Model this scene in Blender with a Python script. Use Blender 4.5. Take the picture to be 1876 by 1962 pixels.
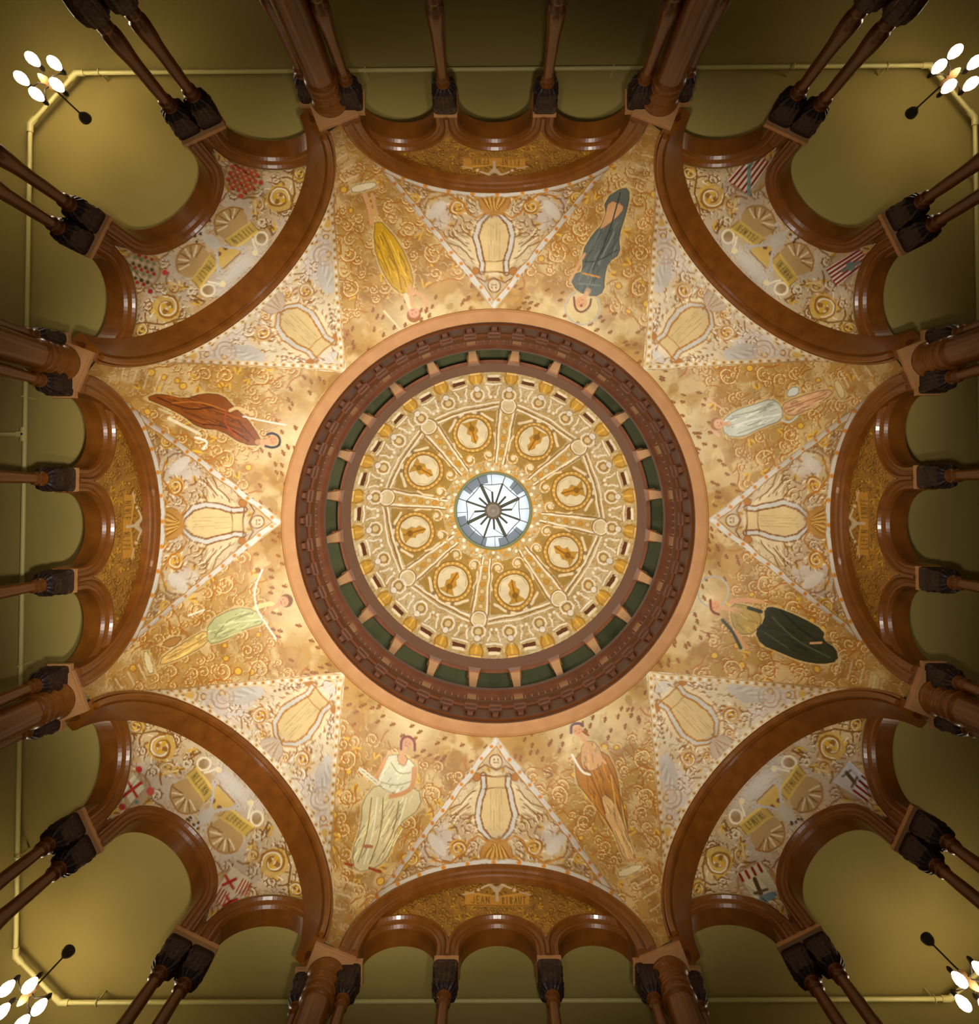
import bpy, math, random
import numpy as np
from mathutils import Vector, Matrix
for o in list(bpy.data.objects): bpy.data.objects.remove(o)
SC=bpy.context.scene; COL=SC.collection
PI=math.pi
# ------------------------------------------------------------------ units, camera, light
U=5.0            # one plan unit = 5 m (half width of the rotunda arcade)
Z0=1.2           # the camera stands 1.2 m above the floor
F=1330.0         # focal length in pixels of the 1876x1962 frame
CP,CR,CDX,CDY,CSX,CSY=0.0307,0.0031,-0.0113,-0.0666,3.69,-62.7
def W(x,y,h): return (U*x,U*y,Z0+U*h)
_cr,_sr=math.cos(CR),math.sin(CR)
_Rz=np.array([[_cr,-_sr,0],[_sr,_cr,0],[0,0,1]])
_c,_s=math.cos(CP),math.sin(CP)
_Rx=np.array([[1,0,0],[0,_c,-_s],[0,_s,_c]])
_RM=(_Rz@_Rx)            # rows: right, up, forward, in a frame with y up the picture
_RW=_RM*np.array([1,-1,1])  # same rows in world axes (y runs down the picture)
def project(P):
    """world units (x,y,h) -> reference pixels"""
    Q=(np.asarray(P,float)-np.array([CDX,CDY,0]))@_RW.T
    return np.stack([938+CSX+F*Q[...,0]/Q[...,2],981+CSY-F*Q[...,1]/Q[...,2]],-1)
def unproject(px,py,h):
    d=np.array([(px-938-CSX)/F,-(py-981-CSY)/F,1.0])@_RW
    t=h/d[2]
    return CDX+d[0]*t,CDY+d[1]*t
cam=bpy.data.cameras.new('camera'); camo=bpy.data.objects.new('camera',cam); COL.objects.link(camo)
M=Matrix.Identity(4)
for i in range(3):
    M[i][0]=_RW[0][i]; M[i][1]=_RW[1][i]; M[i][2]=-_RW[2][i]
M[0][3],M[1][3],M[2][3]=U*CDX,U*CDY,Z0
camo.matrix_world=M
cam.sensor_fit='VERTICAL'; cam.sensor_height=36; cam.sensor_width=36; cam.lens=F/1962*36
cam.shift_x=-CSX/1962; cam.shift_y=CSY/1962; cam.clip_start=.05; cam.clip_end=200
SC.camera=camo
SC.view_settings.view_transform='Standard'; SC.view_settings.look='None'
SC.view_settings.exposure=0.0; SC.view_settings.gamma=1; SC.view_settings.use_curve_mapping=False
wd=bpy.data.worlds.new('sky'); SC.world=wd; wd.use_nodes=True
wd.node_tree.nodes['Background'].inputs[0].default_value=(.93,.97,1,1)
wd.node_tree.nodes['Background'].inputs[1].default_value=1.5
def aim(o,target): o.rotation_euler=(Vector(target)-o.location).to_track_quat('-Z','Y').to_euler()
def spot(name,loc,tgt,power,size,blend,color,rad):
    l=bpy.data.lights.new(name,'SPOT'); l.energy=power; l.spot_size=math.radians(size); l.spot_blend=blend
    l.color=color; l.shadow_soft_size=rad
    o=bpy.data.objects.new(name,l); o.location=loc; COL.objects.link(o); aim(o,tgt); return o
def pol(R,deg,h): a=math.radians(deg); return W(R*math.cos(a),R*math.sin(a),h)
WARM=(1,.935,.84)
# floor standing uplights in the middle of the rotunda, aimed at the vault
for dg,pw in {0:1400,45:1400,90:2000,135:3700,180:3600,225:3200,270:1700,315:2700}.items():
    spot('floor_uplight',pol(.12,dg+180,-.12),pol(.62,dg,2.3),pw,46,.75,WARM,.10)
# smaller warm uplights on the gallery rail below each arch
for dg in range(0,360,45):
    spot('gallery_uplight',pol(.92,dg,1.0),pol(.55,dg+180,2.25),{0:36,45:62,90:66,135:150,180:60,225:135,270:66,315:130}[dg],62,.7,(1,.84,.60),.05)
# lamps hidden behind the drum rail washing the inner dome
for k in range(8):
    spot('dome_uplight',pol(.60,45*k+22.5,2.66),pol(-.2,45*k+22.5,3.9),150,130,.8,(1,.94,.82),.03)
# wall lamps of the gallery, low on the outer walls
for dg,pw in {90:34,180:18,270:28,0:4}.items():
    spot('wall_lamp',pol(2.3,dg,.92),pol(1.3,dg,2.0),pw,110,.8,(1,.86,.60),.04)
# added unseen fill spots in the gallery corners, brightening the ceiling from below
for dg,pw in {45:8,135:26,225:30,315:9}.items():
    spot('gallery_fill',pol(1.9,dg,.95),pol(1.75,dg,2.0),pw,120,.8,(1,.88,.62),.2)

# ------------------------------------------------------------------ materials
def s2l(c):
    out=[]
    for v in c:
        v=v/255.0; out.append(v/12.92 if v<=.04045 else ((v+.055)/1.055)**2.4)
    return out
def mat(name,col,rough=.5,metal=0,spec=.5,coat=0,noise=0.0,scale=3,stretch=(1,1,1),bump=0.0,emit=None,es=0,col2=None,bscale=None):
    m=bpy.data.materials.new(name); m.use_nodes=True; nt=m.node_tree; b=nt.nodes['Principled BSDF']
    c=(*s2l(col),1)
    b.inputs['Base Color'].default_value=c; b.inputs['Roughness'].default_value=rough
    b.inputs['Metallic'].default_value=metal; b.inputs['Specular IOR Level'].default_value=spec
    b.inputs['Coat Weight'].default_value=coat; b.inputs['Coat Roughness'].default_value=.12
    if noise or bump:
        tc=nt.nodes.new('ShaderNodeTexCoord'); mp=nt.nodes.new('ShaderNodeMapping'); mp.inputs['Scale'].default_value=stretch
        nt.links.new(tc.outputs['Object'],mp.inputs[0])
        n=nt.nodes.new('ShaderNodeTexNoise'); n.inputs['Scale'].default_value=scale; n.inputs['Detail'].default_value=6
        nt.links.new(mp.outputs[0],n.inputs['Vector'])
        if noise:
            r=nt.nodes.new('ShaderNodeMix'); r.data_type='RGBA'
            d=col2 if col2 else [v*(1-noise) for v in col]
            r.inputs[6].default_value=c; r.inputs[7].default_value=(*s2l(d),1)
            nt.links.new(n.outputs[0],r.inputs[0]); nt.links.new(r.outputs[2],b.inputs['Base Color'])
        if bump:
            n2=nt.nodes.new('ShaderNodeTexNoise'); n2.inputs['Scale'].default_value=bscale or scale*3; n2.inputs['Detail'].default_value=4
            nt.links.new(mp.outputs[0],n2.inputs['Vector'])
            bp=nt.nodes.new('ShaderNodeBump'); bp.inputs['Strength'].default_value=bump; bp.inputs['Distance'].default_value=.02
            nt.links.new(n2.outputs[0],bp.inputs['Height']); nt.links.new(bp.outputs[0],b.inputs['Normal'])
    if emit:
        b.inputs['Emission Color'].default_value=(*s2l(emit),1); b.inputs['Emission Strength'].default_value=es
    return m
WOOD=mat('mahogany',(134,78,20),.34,spec=.4,coat=.15,noise=.45,scale=2.2,stretch=(3,3,.5),col2=(86,43,8))
RINGW=mat('ring_mahogany',(112,60,22),.42,spec=.28,noise=.4,scale=4,col2=(72,34,10))
WOODL=mat('light_mahogany',(190,140,90),.42,spec=.3,noise=.35,scale=2,stretch=(2,2,2),col2=(158,108,60))
TANW=mat('tan_wood',(205,160,108),.5,noise=.2,scale=6,col2=(180,130,80))
DARKW=mat('carved_dark_wood',(44,20,14),.5,noise=.5,scale=9,bump=.9,bscale=14)
PLAST=mat('olive_plaster',(166,147,84),.85,spec=.15,noise=.14,scale=.35,col2=(146,126,62))
PIPE=mat('painted_pipe',(205,192,118),.45)
DRUMG=mat('green_drum_plaster',(86,84,50),.9,noise=.5,scale=1.2,col2=(60,66,36))
IRON=mat('dark_iron',(28,22,20),.45,metal=.6)
FLOORM=mat('floor_mosaic',(120,95,70),.6,noise=.4,scale=3)
LEAD=mat('lead_bars',(70,74,58),.6)
HUBM=mat('skylight_hub',(150,144,138),.5,noise=.3,scale=4)
BULB=mat('lit_glass_shade',(255,240,215),.4,emit=(255,232,200),es=14)
def paint_mat(name,rough=.55,spec=.35,bump=.35):
    m=bpy.data.materials.new(name); m.use_nodes=True; nt=m.node_tree; b=nt.nodes['Principled BSDF']
    b.inputs['Roughness'].default_value=rough; b.inputs['Specular IOR Level'].default_value=spec
    a=nt.nodes.new('ShaderNodeAttribute'); a.attribute_name='paint'
    tc=nt.nodes.new('ShaderNodeTexCoord')
    n=nt.nodes.new('ShaderNodeTexNoise'); n.inputs['Scale'].default_value=2.5; n.inputs['Detail'].default_value=8
    nt.links.new(tc.outputs['Object'],n.inputs['Vector'])
    mr=nt.nodes.new('ShaderNodeMapRange'); mr.inputs[1].default_value=.3; mr.inputs[2].default_value=.7; mr.inputs[3].default_value=.86; mr.inputs[4].default_value=1.1
    nt.links.new(n.outputs[0],mr.inputs[0])
    mx=nt.nodes.new('ShaderNodeVectorMath'); mx.operation='SCALE'
    nt.links.new(a.outputs['Color'],mx.inputs[0]); nt.links.new(mr.outputs[0],mx.inputs['Scale'])
    nt.links.new(mx.outputs[0],b.inputs['Base Color'])
    n2=nt.nodes.new('ShaderNodeTexNoise'); n2.inputs['Scale'].default_value=14; n2.inputs['Detail'].default_value=4
    nt.links.new(tc.outputs['Object'],n2.inputs['Vector'])
    bp=nt.nodes.new('ShaderNodeBump'); bp.inputs['Strength'].default_value=bump; bp.inputs['Distance'].default_value=.02
    nt.links.new(n2.outputs[0],bp.inputs['Height']); nt.links.new(bp.outputs[0],b.inputs['Normal'])
    return m
FRESCO=paint_mat('painted_canvas'); DOMEP=paint_mat('painted_dome_plaster',.7,.2,.5)

# ------------------------------------------------------------------ object helpers
def tag(o,label=None,cat=None,group=None,kind=None):
    if label: o['label']=label
    if cat: o['category']=cat
    if group: o['group']=group
    if kind: o['kind']=kind
    return o
class MB:
    def __init__(s): s.v=[]; s.f=[]; s.sm=[]
    def add(s,vs,fs,smooth=False):
        b=len(s.v); s.v+= [tuple(p) for p in vs]; s.f+=[tuple(i+b for i in f) for f in fs]; s.sm+=[smooth]*len(fs)
    def box(s,c,sz,rz=0,top=None):
        """centre, full sizes; top = scale of the upper face"""
        x,y,z=[q/2 for q in sz]; t=top or (1,1); cs,sn=math.cos(rz),math.sin(rz); vs=[]
        for zz,k in((-z,(1,1)),(z,t)):
            for a,b in((-1,-1),(1,-1),(1,1),(-1,1)):
                X,Y=a*x*k[0],b*y*k[1]; vs.append((c[0]+X*cs-Y*sn,c[1]+X*sn+Y*cs,c[2]+zz))
        s.add(vs,[(3,2,1,0),(4,5,6,7),(0,1,5,4),(1,2,6,5),(2,3,7,6),(3,0,4,7)])
    def lathe(s,prof,n=24,c=(0,0),smooth=True,flute=0,nf=8,closed=False):
        """profile of (radius,z) from bottom up"""
        vs=[];fs=[];m=len(prof)
        for (r,z) in prof:
            for i in range(n):
                a=2*PI*i/n; rr=r*(1+flute*math.cos(nf*a)); vs.append((c[0]+rr*math.cos(a),c[1]+rr*math.sin(a),z))
        for j in range(m if closed else m-1):
            for i in range(n):
                k=(i+1)%n; j2=(j+1)%m; fs.append((j*n+i,j*n+k,j2*n+k,j2*n+i))
        s.add(vs,fs,smooth)
        if not closed:
            s.add([vs[i] for i in range(n)],[tuple(range(n-1,-1,-1))]); s.add([vs[(m-1)*n+i] for i in range(n)],[tuple(range(n))])
    def tube(s,pts,r,n=10,close=False):
        pts=[Vector(p) for p in pts]; vs=[];fs=[];m=len(pts)
        for j,p in enumerate(pts):
            a=pts[j-1] if (j>0 or close) else p; b=pts[(j+1)%m] if (j<m-1 or close) else p
            d=(b-a).normalized(); up=Vector((0,0,1)) if abs(d.z)<.9 else Vector((1,0,0))
            e1=d.cross(up).normalized(); e2=d.cross(e1)
            for i in range(n):
                t=2*PI*i/n; q=p+r*(math.cos(t)*e1+math.sin(t)*e2); vs.append(tuple(q))
        for j in range(m if close else m-1):
            for i in range(n):
                k=(i+1)%n; j2=(j+1)%m; fs.append((j*n+i,j*n+k,j2*n+k,j2*n+i))
        s.add(vs,fs,True)
        if not close:
            s.add([vs[i] for i in range(n)],[tuple(range(n))]); s.add([vs[(m-1)*n+i] for i in range(n)],[tuple(range(n-1,-1,-1))])
    def prism(s,poly,z0,z1):
        n=len(poly); vs=[(x,y,z0) for x,y in poly]+[(x,y,z1) for x,y in poly]
        s.add(vs,[tuple(range(n-1,-1,-1)),tuple(range(n,2*n))]+[(i,(i+1)%n,n+(i+1)%n,n+i) for i in range(n)])
    def build(s,name,m,parent=None,scale=U,origin=None):
        """vertices are in plan units; they are scaled to metres"""
        me=bpy.data.meshes.new(name); V=np.array(s.v,float)
        if origin is not None: V=V-np.array(origin)
        me.from_pydata((V*scale).tolist(),[],s.f); me.polygons.foreach_set('use_smooth',s.sm); me.materials.append(m); me.update()
        o=bpy.data.objects.new(name,me); COL.objects.link(o)
        if parent: o.parent=parent
        elif origin is not None: o.location=W(*origin)
        else: o.location=(0,0,Z0)
        return o
def empty(name,loc,rz=0):
    o=bpy.data.objects.new(name,None); COL.objects.link(o); o.location=loc; o.rotation_euler=(0,0,rz); o.empty_display_size=.2; return o
def copy_tree(o,parent=None):
    c=o.copy(); COL.objects.link(c); c.parent=parent
    for ch in KIDS.get(o.name,[]): 
        cc=copy_tree(ch,c)
    return c
KIDS={}
def kid(o):
    KIDS.setdefault(o.parent.name,[]).append(o); return o
def frame(deg):
    a=math.radians(deg); return (math.cos(a),math.sin(a)),(-math.sin(a),math.cos(a))
def loc2w(deg,u,d,h):
    e,t=frame(deg); return (d*e[0]+u*t[0],d*e[1]+u*t[1],h)

# ------------------------------------------------------------------ architecture constants (plan units)
HS=1.65                       # springing level
CA_R,CA_D,CA_I=.37,.98,.325   # cardinal big arch: outer radius, plane, inner radius
DA_R,DA_D,DA_I=.394,.96,.368   # diagonal big arch
RING_R,RING_H=.693,2.28
SIDES={270:'top',90:'bottom',180:'left',0:'right'}
CORN={225:'top-left',315:'top-right',135:'bottom-left',45:'bottom-right'}
COLA=21.05                    # azimuth of the clustered columns off each cardinal axis
PAIR=(.71,.969)               # (along, out) of the paired columns in a cardinal frame
# ------------------------------------------------------------------ setting
H_CEIL=2.0
def struct(o): o['kind']='structure'; return o
fl=MB(); fl.box((0,0,0),(5.2,5.2,.02)); struct(fl.build('floor',FLOORM,origin=None)).location=(0,0,Z0-1.2-.05)
# gallery ceiling: square plate with the rotunda outline cut out
inner=[]
for k,cd in enumerate((0,90,180,270)):
    for (u,d) in((-.69,1.0),(-.42,1.043),(.42,1.043),(.69,1.0)):
        x,y,_=loc2w(cd,u,d,0); inner.append((x,y))
ce=MB(); G=2.45; n=len(inner)
outer=[]
for (x,y) in inner:
    s_=G/max(abs(x),abs(y)); outer.append((x*s_,y*s_))
def sq(p):  # insert square corners
    return p
vs=[];fs=[]
for z in(H_CEIL,H_CEIL+.03):
    for p in inner: vs.append((*p,z))
    for p in outer: vs.append((*p,z))
    for c in((G,G),(-G,G),(-G,-G),(G,-G)): vs.append((*c,z))
m_=2*n+4
for i in range(n):
    j=(i+1)%n
    for b,fl_ in((0,0),(m_,1)):
        q=(b+i,b+j,b+n+j,b+n+i); fs.append(q if fl_==0 else q[::-1])
        if i%4==3:
            c=b+2*n+i//4; tri=(b+n+i,b+n+j,c); fs.append(tri if fl_==0 else tri[::-1])
ce.add(vs,fs); struct(ce.build('ceiling',PLAST))
for cd,nm in SIDES.items():
    w=MB(); w.box((0,0,0),(.04,2*G+.04,2.3)); o=struct(w.build('wall_'+nm,PLAST)); o.location=W(*loc2w(cd,0,G+.02,0.90)); o.rotation_euler=(0,0,math.radians(cd))
# gallery floor slab with the well of the rotunda
gf=MB(); vs=[];fs=[]
well=[loc2w(a,0,1.30,0)[:2] for a in range(0,360,15)]
gv=len(well)
for z in(.80,.86):
    for p in well: vs.append((*p,z))
    for p in well:
        s_=G/max(abs(p[0]),abs(p[1])); vs.append((p[0]*s_,p[1]*s_,z))
for i in range(gv):
    j=(i+1)%gv; fs+=[(i,j,gv+j,gv+i),(2*gv+i,3*gv+i,3*gv+j,2*gv+j),(i,2*gv+i,2*gv+j,j)]
gf.add(vs,fs)

# ------------------------------------------------------------------ painting on real surfaces
class Paint:
    """colour at each vertex of a surface, drawn in flat coordinates P"""
    def __init__(s,P,base): s.P=P; s.C=np.tile(np.array(s2l(base)),(len(P),1)); s.x0=P[:,0]; s.y0=P[:,1]
    def _mix(s,idx,m,col,al=1.0):
        m=(m*al)[:,None]; s.C[idx]=s.C[idx]*(1-m)+np.array(s2l(col))*m
    def _box(s,pts,pad):
        a=np.array(pts,float); lo=a.min(0)-pad; hi=a.max(0)+pad; P=s.P
        return np.nonzero((P[:,0]>lo[0])&(P[:,0]<hi[0])&(P[:,1]>lo[1])&(P[:,1]<hi[1]))[0]
    def dist(s,idx,pts):
        Q=s.P[idx]; a=np.array(pts,float); best=np.full(len(idx),1e9)
        for i in range(len(a)-1):
            d=a[i+1]-a[i]; L=d@d
            if L<1e-9: continue
            t=np.clip(((Q-a[i])@d)/L,0,1); e=Q-a[i]-t[:,None]*d; best=np.minimum(best,(e*e).sum(1))
        return np.sqrt(best)
    def stroke(s,pts,w,col,al=1.0,soft=1.2):
        idx=s._box(pts,w/2+soft)
        if len(idx)==0: return
        s._mix(idx,np.clip((w/2-s.dist(idx,pts))/soft+.5,0,1),col,al)
    def fill(s,poly,col,al=1.0):
        idx=s._box(poly,1)
        if len(idx)==0: return
        Q=s.P[idx]; a=np.array(poly,float); ins=np.zeros(len(idx),bool); j=len(a)-1
        for i in range(len(a)):
            xi,yi=a[i]; xj,yj=a[j]
            if yi!=yj:
                c=((yi>Q[:,1])!=(yj>Q[:,1]))&(Q[:,0]<(xj-xi)*(Q[:,1]-yi)/(yj-yi)+xi); ins^=c
            j=i
        s._mix(idx,ins.astype(float),col,al)
    def disc(s,c,r,col,al=1.0,soft=1.2,ry=None,rot=0):
        ry=ry or r; R=max(r,ry); idx=s._box([c],R+soft)
        if len(idx)==0: return
        D=s.P[idx]-np.array(c); cs,sn=math.cos(rot),math.sin(rot)
        X=D[:,0]*cs+D[:,1]*sn; Y=-D[:,0]*sn+D[:,1]*cs
        k=np.sqrt((X/r)**2+(Y/ry)**2); s._mix(idx,np.clip((1-k)*min(r,ry)/soft+.5,0,1),col,al)
    def ring(s,c,r,w,col,al=1.0,soft=1.2):
        idx=s._box([c],r+w)
        if len(idx)==0: return
        k=np.sqrt(((s.P[idx]-np.array(c))**2).sum(1)); s._mix(idx,np.clip((w/2-abs(k-r))/soft+.5,0,1),col,al)
def vnoise(P,scale,seed,octs=3):
    out=np.zeros(len(P)); amp=1; tot=0; rs=np.random.RandomState(seed)
    for o_ in range(octs):
        T=rs.rand(64,64); X=P[:,0]/scale*(2**o_)+100; Y=P[:,1]/scale*(2**o_)+100
        xi=np.floor(X).astype(int); yi=np.floor(Y).astype(int); fx=X-xi; fy=Y-yi; fx=fx*fx*(3-2*fx); fy=fy*fy*(3-2*fy)
        a=T[xi%64,yi%64]; b=T[(xi+1)%64,yi%64]; c=T[xi%64,(yi+1)%64]; d=T[(xi+1)%64,(yi+1)%64]
        out+=amp*((a*(1-fx)+b*fx)*(1-fy)+(c*(1-fx)+d*fx)*fy); tot+=amp; amp*=.5
    return out/tot
def mottle(p,scale,seed,thr,col,al,soft=.12):
    n=vnoise(p.P,scale,seed); p._mix(np.arange(len(p.P)),np.clip((n-thr)/soft,0,1),col,al)
def warp(P,amp=1.3,scale=22,seed=5):
    return P+amp*2*np.stack([vnoise(P,scale,seed)-.5,vnoise(P,scale,seed+1)-.5],1)*2
def chaikin(pts,closed=False,n=2):
    pts=[tuple(q) for q in pts]
    for _ in range(n):
        out=[]; m=len(pts)
        if not closed: out.append(pts[0])
        for i in range(m if closed else m-1):
            a,b=pts[i],pts[(i+1)%m]; out.append((a[0]*.75+b[0]*.25,a[1]*.75+b[1]*.25)); out.append((a[0]*.25+b[0]*.75,a[1]*.25+b[1]*.75))
        if not closed: out.append(pts[-1])
        pts=out
    return pts
def tracery(p,rnd,reg,step,dark,light,al=.7,w=1.7,mir=False):
    # close-set leaf sprigs filling the ground
    x0,x1,y0,y1=reg; y=y0
    while y<y1:
        x=x0
        while x<x1:
            cx,cy=x+rnd.uniform(-.5,.5)*step,y+rnd.uniform(-.5,.5)*step; a=rnd.uniform(0,6.28); k=rnd.choice((-1,1)); L=step*rnd.uniform(.6,1.0); t=rnd.random()
            for sg in((1,-1) if mir else (1,)):
                A=a if sg==1 else PI-a; K=k*sg; X=sg*cx
                pt=[(X+L*f*math.cos(A+K*f*1.6),cy+L*f*math.sin(A+K*f*1.6)) for f in(0,.35,.7,1.0)]
                p.stroke(pt,w,dark,al)
                p.stroke([(u+1.5,v+1.6) for u,v in pt],w*.8,light,al*.9)
                if t<.5:
                    q=pt[2]; p.stroke([q,(q[0]+L*.4*math.cos(A-K),q[1]+L*.4*math.sin(A-K))],w,dark,al)
                elif t<.7: p.disc(pt[3],2.2,dark,al)
            x+=step
        y+=step
def spiral(c,r,a0,turns,k=1,n=20):
    return [(c[0]+r*(1-.85*i/n)*math.cos(a0+k*2*PI*turns*i/n),c[1]+r*(1-.85*i/n)*math.sin(a0+k*2*PI*turns*i/n)) for i in range(n+1)]
def arc(c,r,a0,a1,n=10,ry=None):
    ry=ry or r
    return [(c[0]+r*math.cos(a0+(a1-a0)*i/n),c[1]+ry*math.sin(a0+(a1-a0)*i/n)) for i in range(n+1)]
def rosette(p,c,r,dark,mid,light,al=1):
    for k in range(11):
        a=2*PI*k/11+c[0]*.1; p.stroke([(c[0]+r*.9*math.cos(a),c[1]+r*.9*math.sin(a)),(c[0]+r*1.28*math.cos(a+.28),c[1]+r*1.28*math.sin(a+.28))],2.6,dark if k%3 else light,al)
    p.disc(c,r,mid,.8*al); p.stroke(spiral(c,r*.95,c[0]*.2,1.7,1 if c[0]>0 else -1,26),max(2.0,r*.17),dark,al); p.stroke(spiral((c[0]+1,c[1]+1.5),r*.8,c[0]*.2,1.6,1 if c[0]>0 else -1,26),max(1.3,r*.1),light,al)
    for k in range(4):
        a=2*PI*k/4+.3; p.disc((c[0]+r*.3*math.cos(a),c[1]+r*.3*math.sin(a)),r*.17,(214,166,44) if k%2 else dark,al)
def volute(p,c,r,a0,k,dark,light,w=2.6,al=1,turns=1.4):
    sp=spiral(c,r,a0,turns,k); p.stroke(sp,w,dark,al)
    p.stroke([(x+.9,y+1.8) for x,y in sp],w*.55,light,al)
    a=a0; ex=(c[0]+r*math.cos(a),c[1]+r*math.sin(a)); tx,ty=math.sin(a)*k,-math.cos(a)*k
    for i in range(1,len(sp)-5,2):
        q=sp[i]; dx,dy=q[0]-c[0],q[1]-c[1]; p.stroke([(q[0]+dx*.05,q[1]+dy*.05),(q[0]+dx*.3-dy*.18*k,q[1]+dy*.3+dx*.18*k)],w*.75,dark if i%4 else light,al)
    p.stroke([ex,(ex[0]+tx*r*.9+math.cos(a)*r*.15,ex[1]+ty*r*.9+math.sin(a)*r*.15),(ex[0]+tx*r*1.6+math.cos(a)*r*.6,ex[1]+ty*r*1.6+math.sin(a)*r*.6)],w*.9,dark,al)
def arabesque(p,reg,step,rnd,dark,light,mir=False,al=.75,w=2.2,leaf=None):
    x0,x1,y0,y1=reg
    y=y0
    while y<y1:
        x=x0
        while x<x1:
            cx,cy=x+rnd.uniform(-.3,.3)*step,y+rnd.uniform(-.3,.3)*step; r=step*rnd.uniform(.26,.44)
            a0=rnd.uniform(0,6.28); k=rnd.choice((-1,1)); t=rnd.random()
            for sgn in((1,-1) if mir else (1,)):
                c=(sgn*cx,cy); A=a0 if sgn==1 else PI-a0; K=k*sgn
                if t<.62: volute(p,c,r,A,K,dark,light,w,al)
                elif t<.85:
                    for j in range(3):
                        b=A+K*j*.55; p.stroke([c,(c[0]+r*1.1*math.cos(b),c[1]+r*1.1*math.sin(b))],w*1.1,dark if j%2 else (leaf or light),al)
                else: p.disc(c,r*.42,leaf or light,al); p.ring(c,r*.5,w*.7,dark,al)
            x+=step
        y+=step*.86
def brushmarks(p,rnd,n,reg,cols,L=14,w=2.0,al=.35):
    for _ in range(n):
        x,y=rnd.uniform(reg[0],reg[1]),rnd.uniform(reg[2],reg[3]); a=rnd.uniform(0,PI); l=rnd.uniform(.3,1)*L
        m=(x+l*.5*math.cos(a),y+l*.5*math.sin(a)); p.stroke([(x,y),m,(m[0]+l*.5*math.cos(a+.9),m[1]+l*.5*math.sin(a+.9))],w,rnd.choice(cols),al)
def grid_obj(name,G3,Cc,m,deg=None,mask=None,origin=None,parent=None,shade=True):
    """G3: (n,m,3) plan-unit points, Cc: colours; builds a painted surface"""
    a,b=G3.shape[:2]; V=G3.reshape(-1,3).copy()
    org=np.array(origin) if origin is not None else V.mean(0)
    idx=np.arange(a*b).reshape(a,b)
    q=np.stack([idx[:-1,:-1],idx[:-1,1:],idx[1:,1:],idx[1:,:-1]],-1).reshape(-1,4)
    if mask is not None: q=q[mask.reshape(-1)]
    me=bpy.data.meshes.new(name); Vm=(V-org)*U
    me.vertices.add(len(Vm)); me.vertices.foreach_set('co',Vm.ravel().astype(np.float32))
    me.loops.add(q.size); me.loops.foreach_set('vertex_index',q.ravel().astype(np.int32))
    me.polygons.add(len(q)); me.polygons.foreach_set('loop_start',(np.arange(len(q))*4).astype(np.int32))
    try: me.polygons.foreach_set('loop_total',np.full(len(q),4,np.int32))
    except Exception: pass
    me.update(calc_edges=True); me.polygons.foreach_set('use_smooth',np.ones(len(q),bool))
    ca=me.color_attributes.new('paint','FLOAT_COLOR','POINT')
    C4=np.ones((len(V),4),np.float32); C4[:,:3]=np.clip(Cc,0,1); ca.data.foreach_set('color',C4.ravel())
    me.materials.append(m); me.validate()
    o=bpy.data.objects.new(name,me); COL.objects.link(o)
    if parent: o.parent=parent
    else: o.location=W(*org)
    return o
def axis_px(G3,deg):
    """flat drawing frame: a along, b outward, as seen from the centre of the floor"""
    e,t=frame(deg); X=G3.reshape(-1,3); d=X[:,0]*e[0]+X[:,1]*e[1]; u=X[:,0]*t[0]+X[:,1]*t[1]
    return np.stack([F*u/X[:,2],F*d/X[:,2]],1)

# creases between web (lyre) and figure panels
def arch_end(deg,sgn):
    card=deg%90==0; return (CA_R if card else DA_R)*sgn,(CA_D if card else DA_D)
def crease(deg,sgn,t):
    """t 0 at the column, 1 at the ring; returns plan-unit points (array)"""
    t=np.asarray(t,float); u0,d0=arch_end(deg,sgn); u0*=1.0
    h=HS+(RING_H-HS)*np.sin(np.clip(t,0,1)*PI/2)**.85
    qu=(u0/HS)*(1-t); qd=(d0/HS)*(1-t)+(RING_R/RING_H)*t
    e,tt=frame(deg); u=qu*h; d=qd*h
    return np.stack([d*e[0]+u*tt[0],d*e[1]+u*tt[1],h],-1)
def web_grid(deg,ns,nv):
    card=deg%90==0; R,D=(CA_R,CA_D) if card else (DA_R,DA_D)
    s=np.linspace(-1,1,ns); e,tt=frame(deg)
    al=(PI/2)*(1-np.abs(s)); u=np.sign(s)*R*np.cos(al); u[np.abs(s)<1e-9]=0; h=HS+R*np.sin(al)
    A=np.stack([(D+.004)*e[0]+u*tt[0],(D+.004)*e[1]+u*tt[1],h],-1)
    E=np.where((s<0)[:,None],crease(deg,-1,1-np.abs(s)),crease(deg,1,1-np.abs(s)))
    v=np.linspace(0,1,nv)[None,:,None]
    P=A[:,None,:]*(1-v)+E[:,None,:]*v
    bul=.05*np.sin(PI*v[...,0])*(1-np.abs(s))[:,None]; P[...,2]+=bul
    return P
def fig_grid(deg0,nt,na):
    """figure panel between cardinal and diagonal; deg0 = its mean azimuth"""
    lo=deg0-22.5; hi=deg0+22.5
    t=np.linspace(0,1,nt); A=crease(lo,1,t); B=crease(hi,-1,t)
    ra,rb=np.hypot(A[:,0],A[:,1]),np.hypot(B[:,0],B[:,1]); ta=np.arctan2(A[:,1],A[:,0]); tb=np.arctan2(B[:,1],B[:,0])
    dlt=(tb-ta+PI)%(2*PI)-PI; w=np.linspace(0,1,na)[None,:]
    r=ra[:,None]*(1-w)+rb[:,None]*w; th=ta[:,None]+dlt[:,None]*w; h=A[:,2][:,None]*(1-w)+B[:,2][:,None]*w
    return np.stack([r*np.cos(th),r*np.sin(th),h],-1)
GOLD=(176,116,34); DGOLD=(142,88,24); CREAM=(236,220,176); WHT=(232,226,214); LIL=(190,176,168); BRN=(120,66,22)
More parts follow.
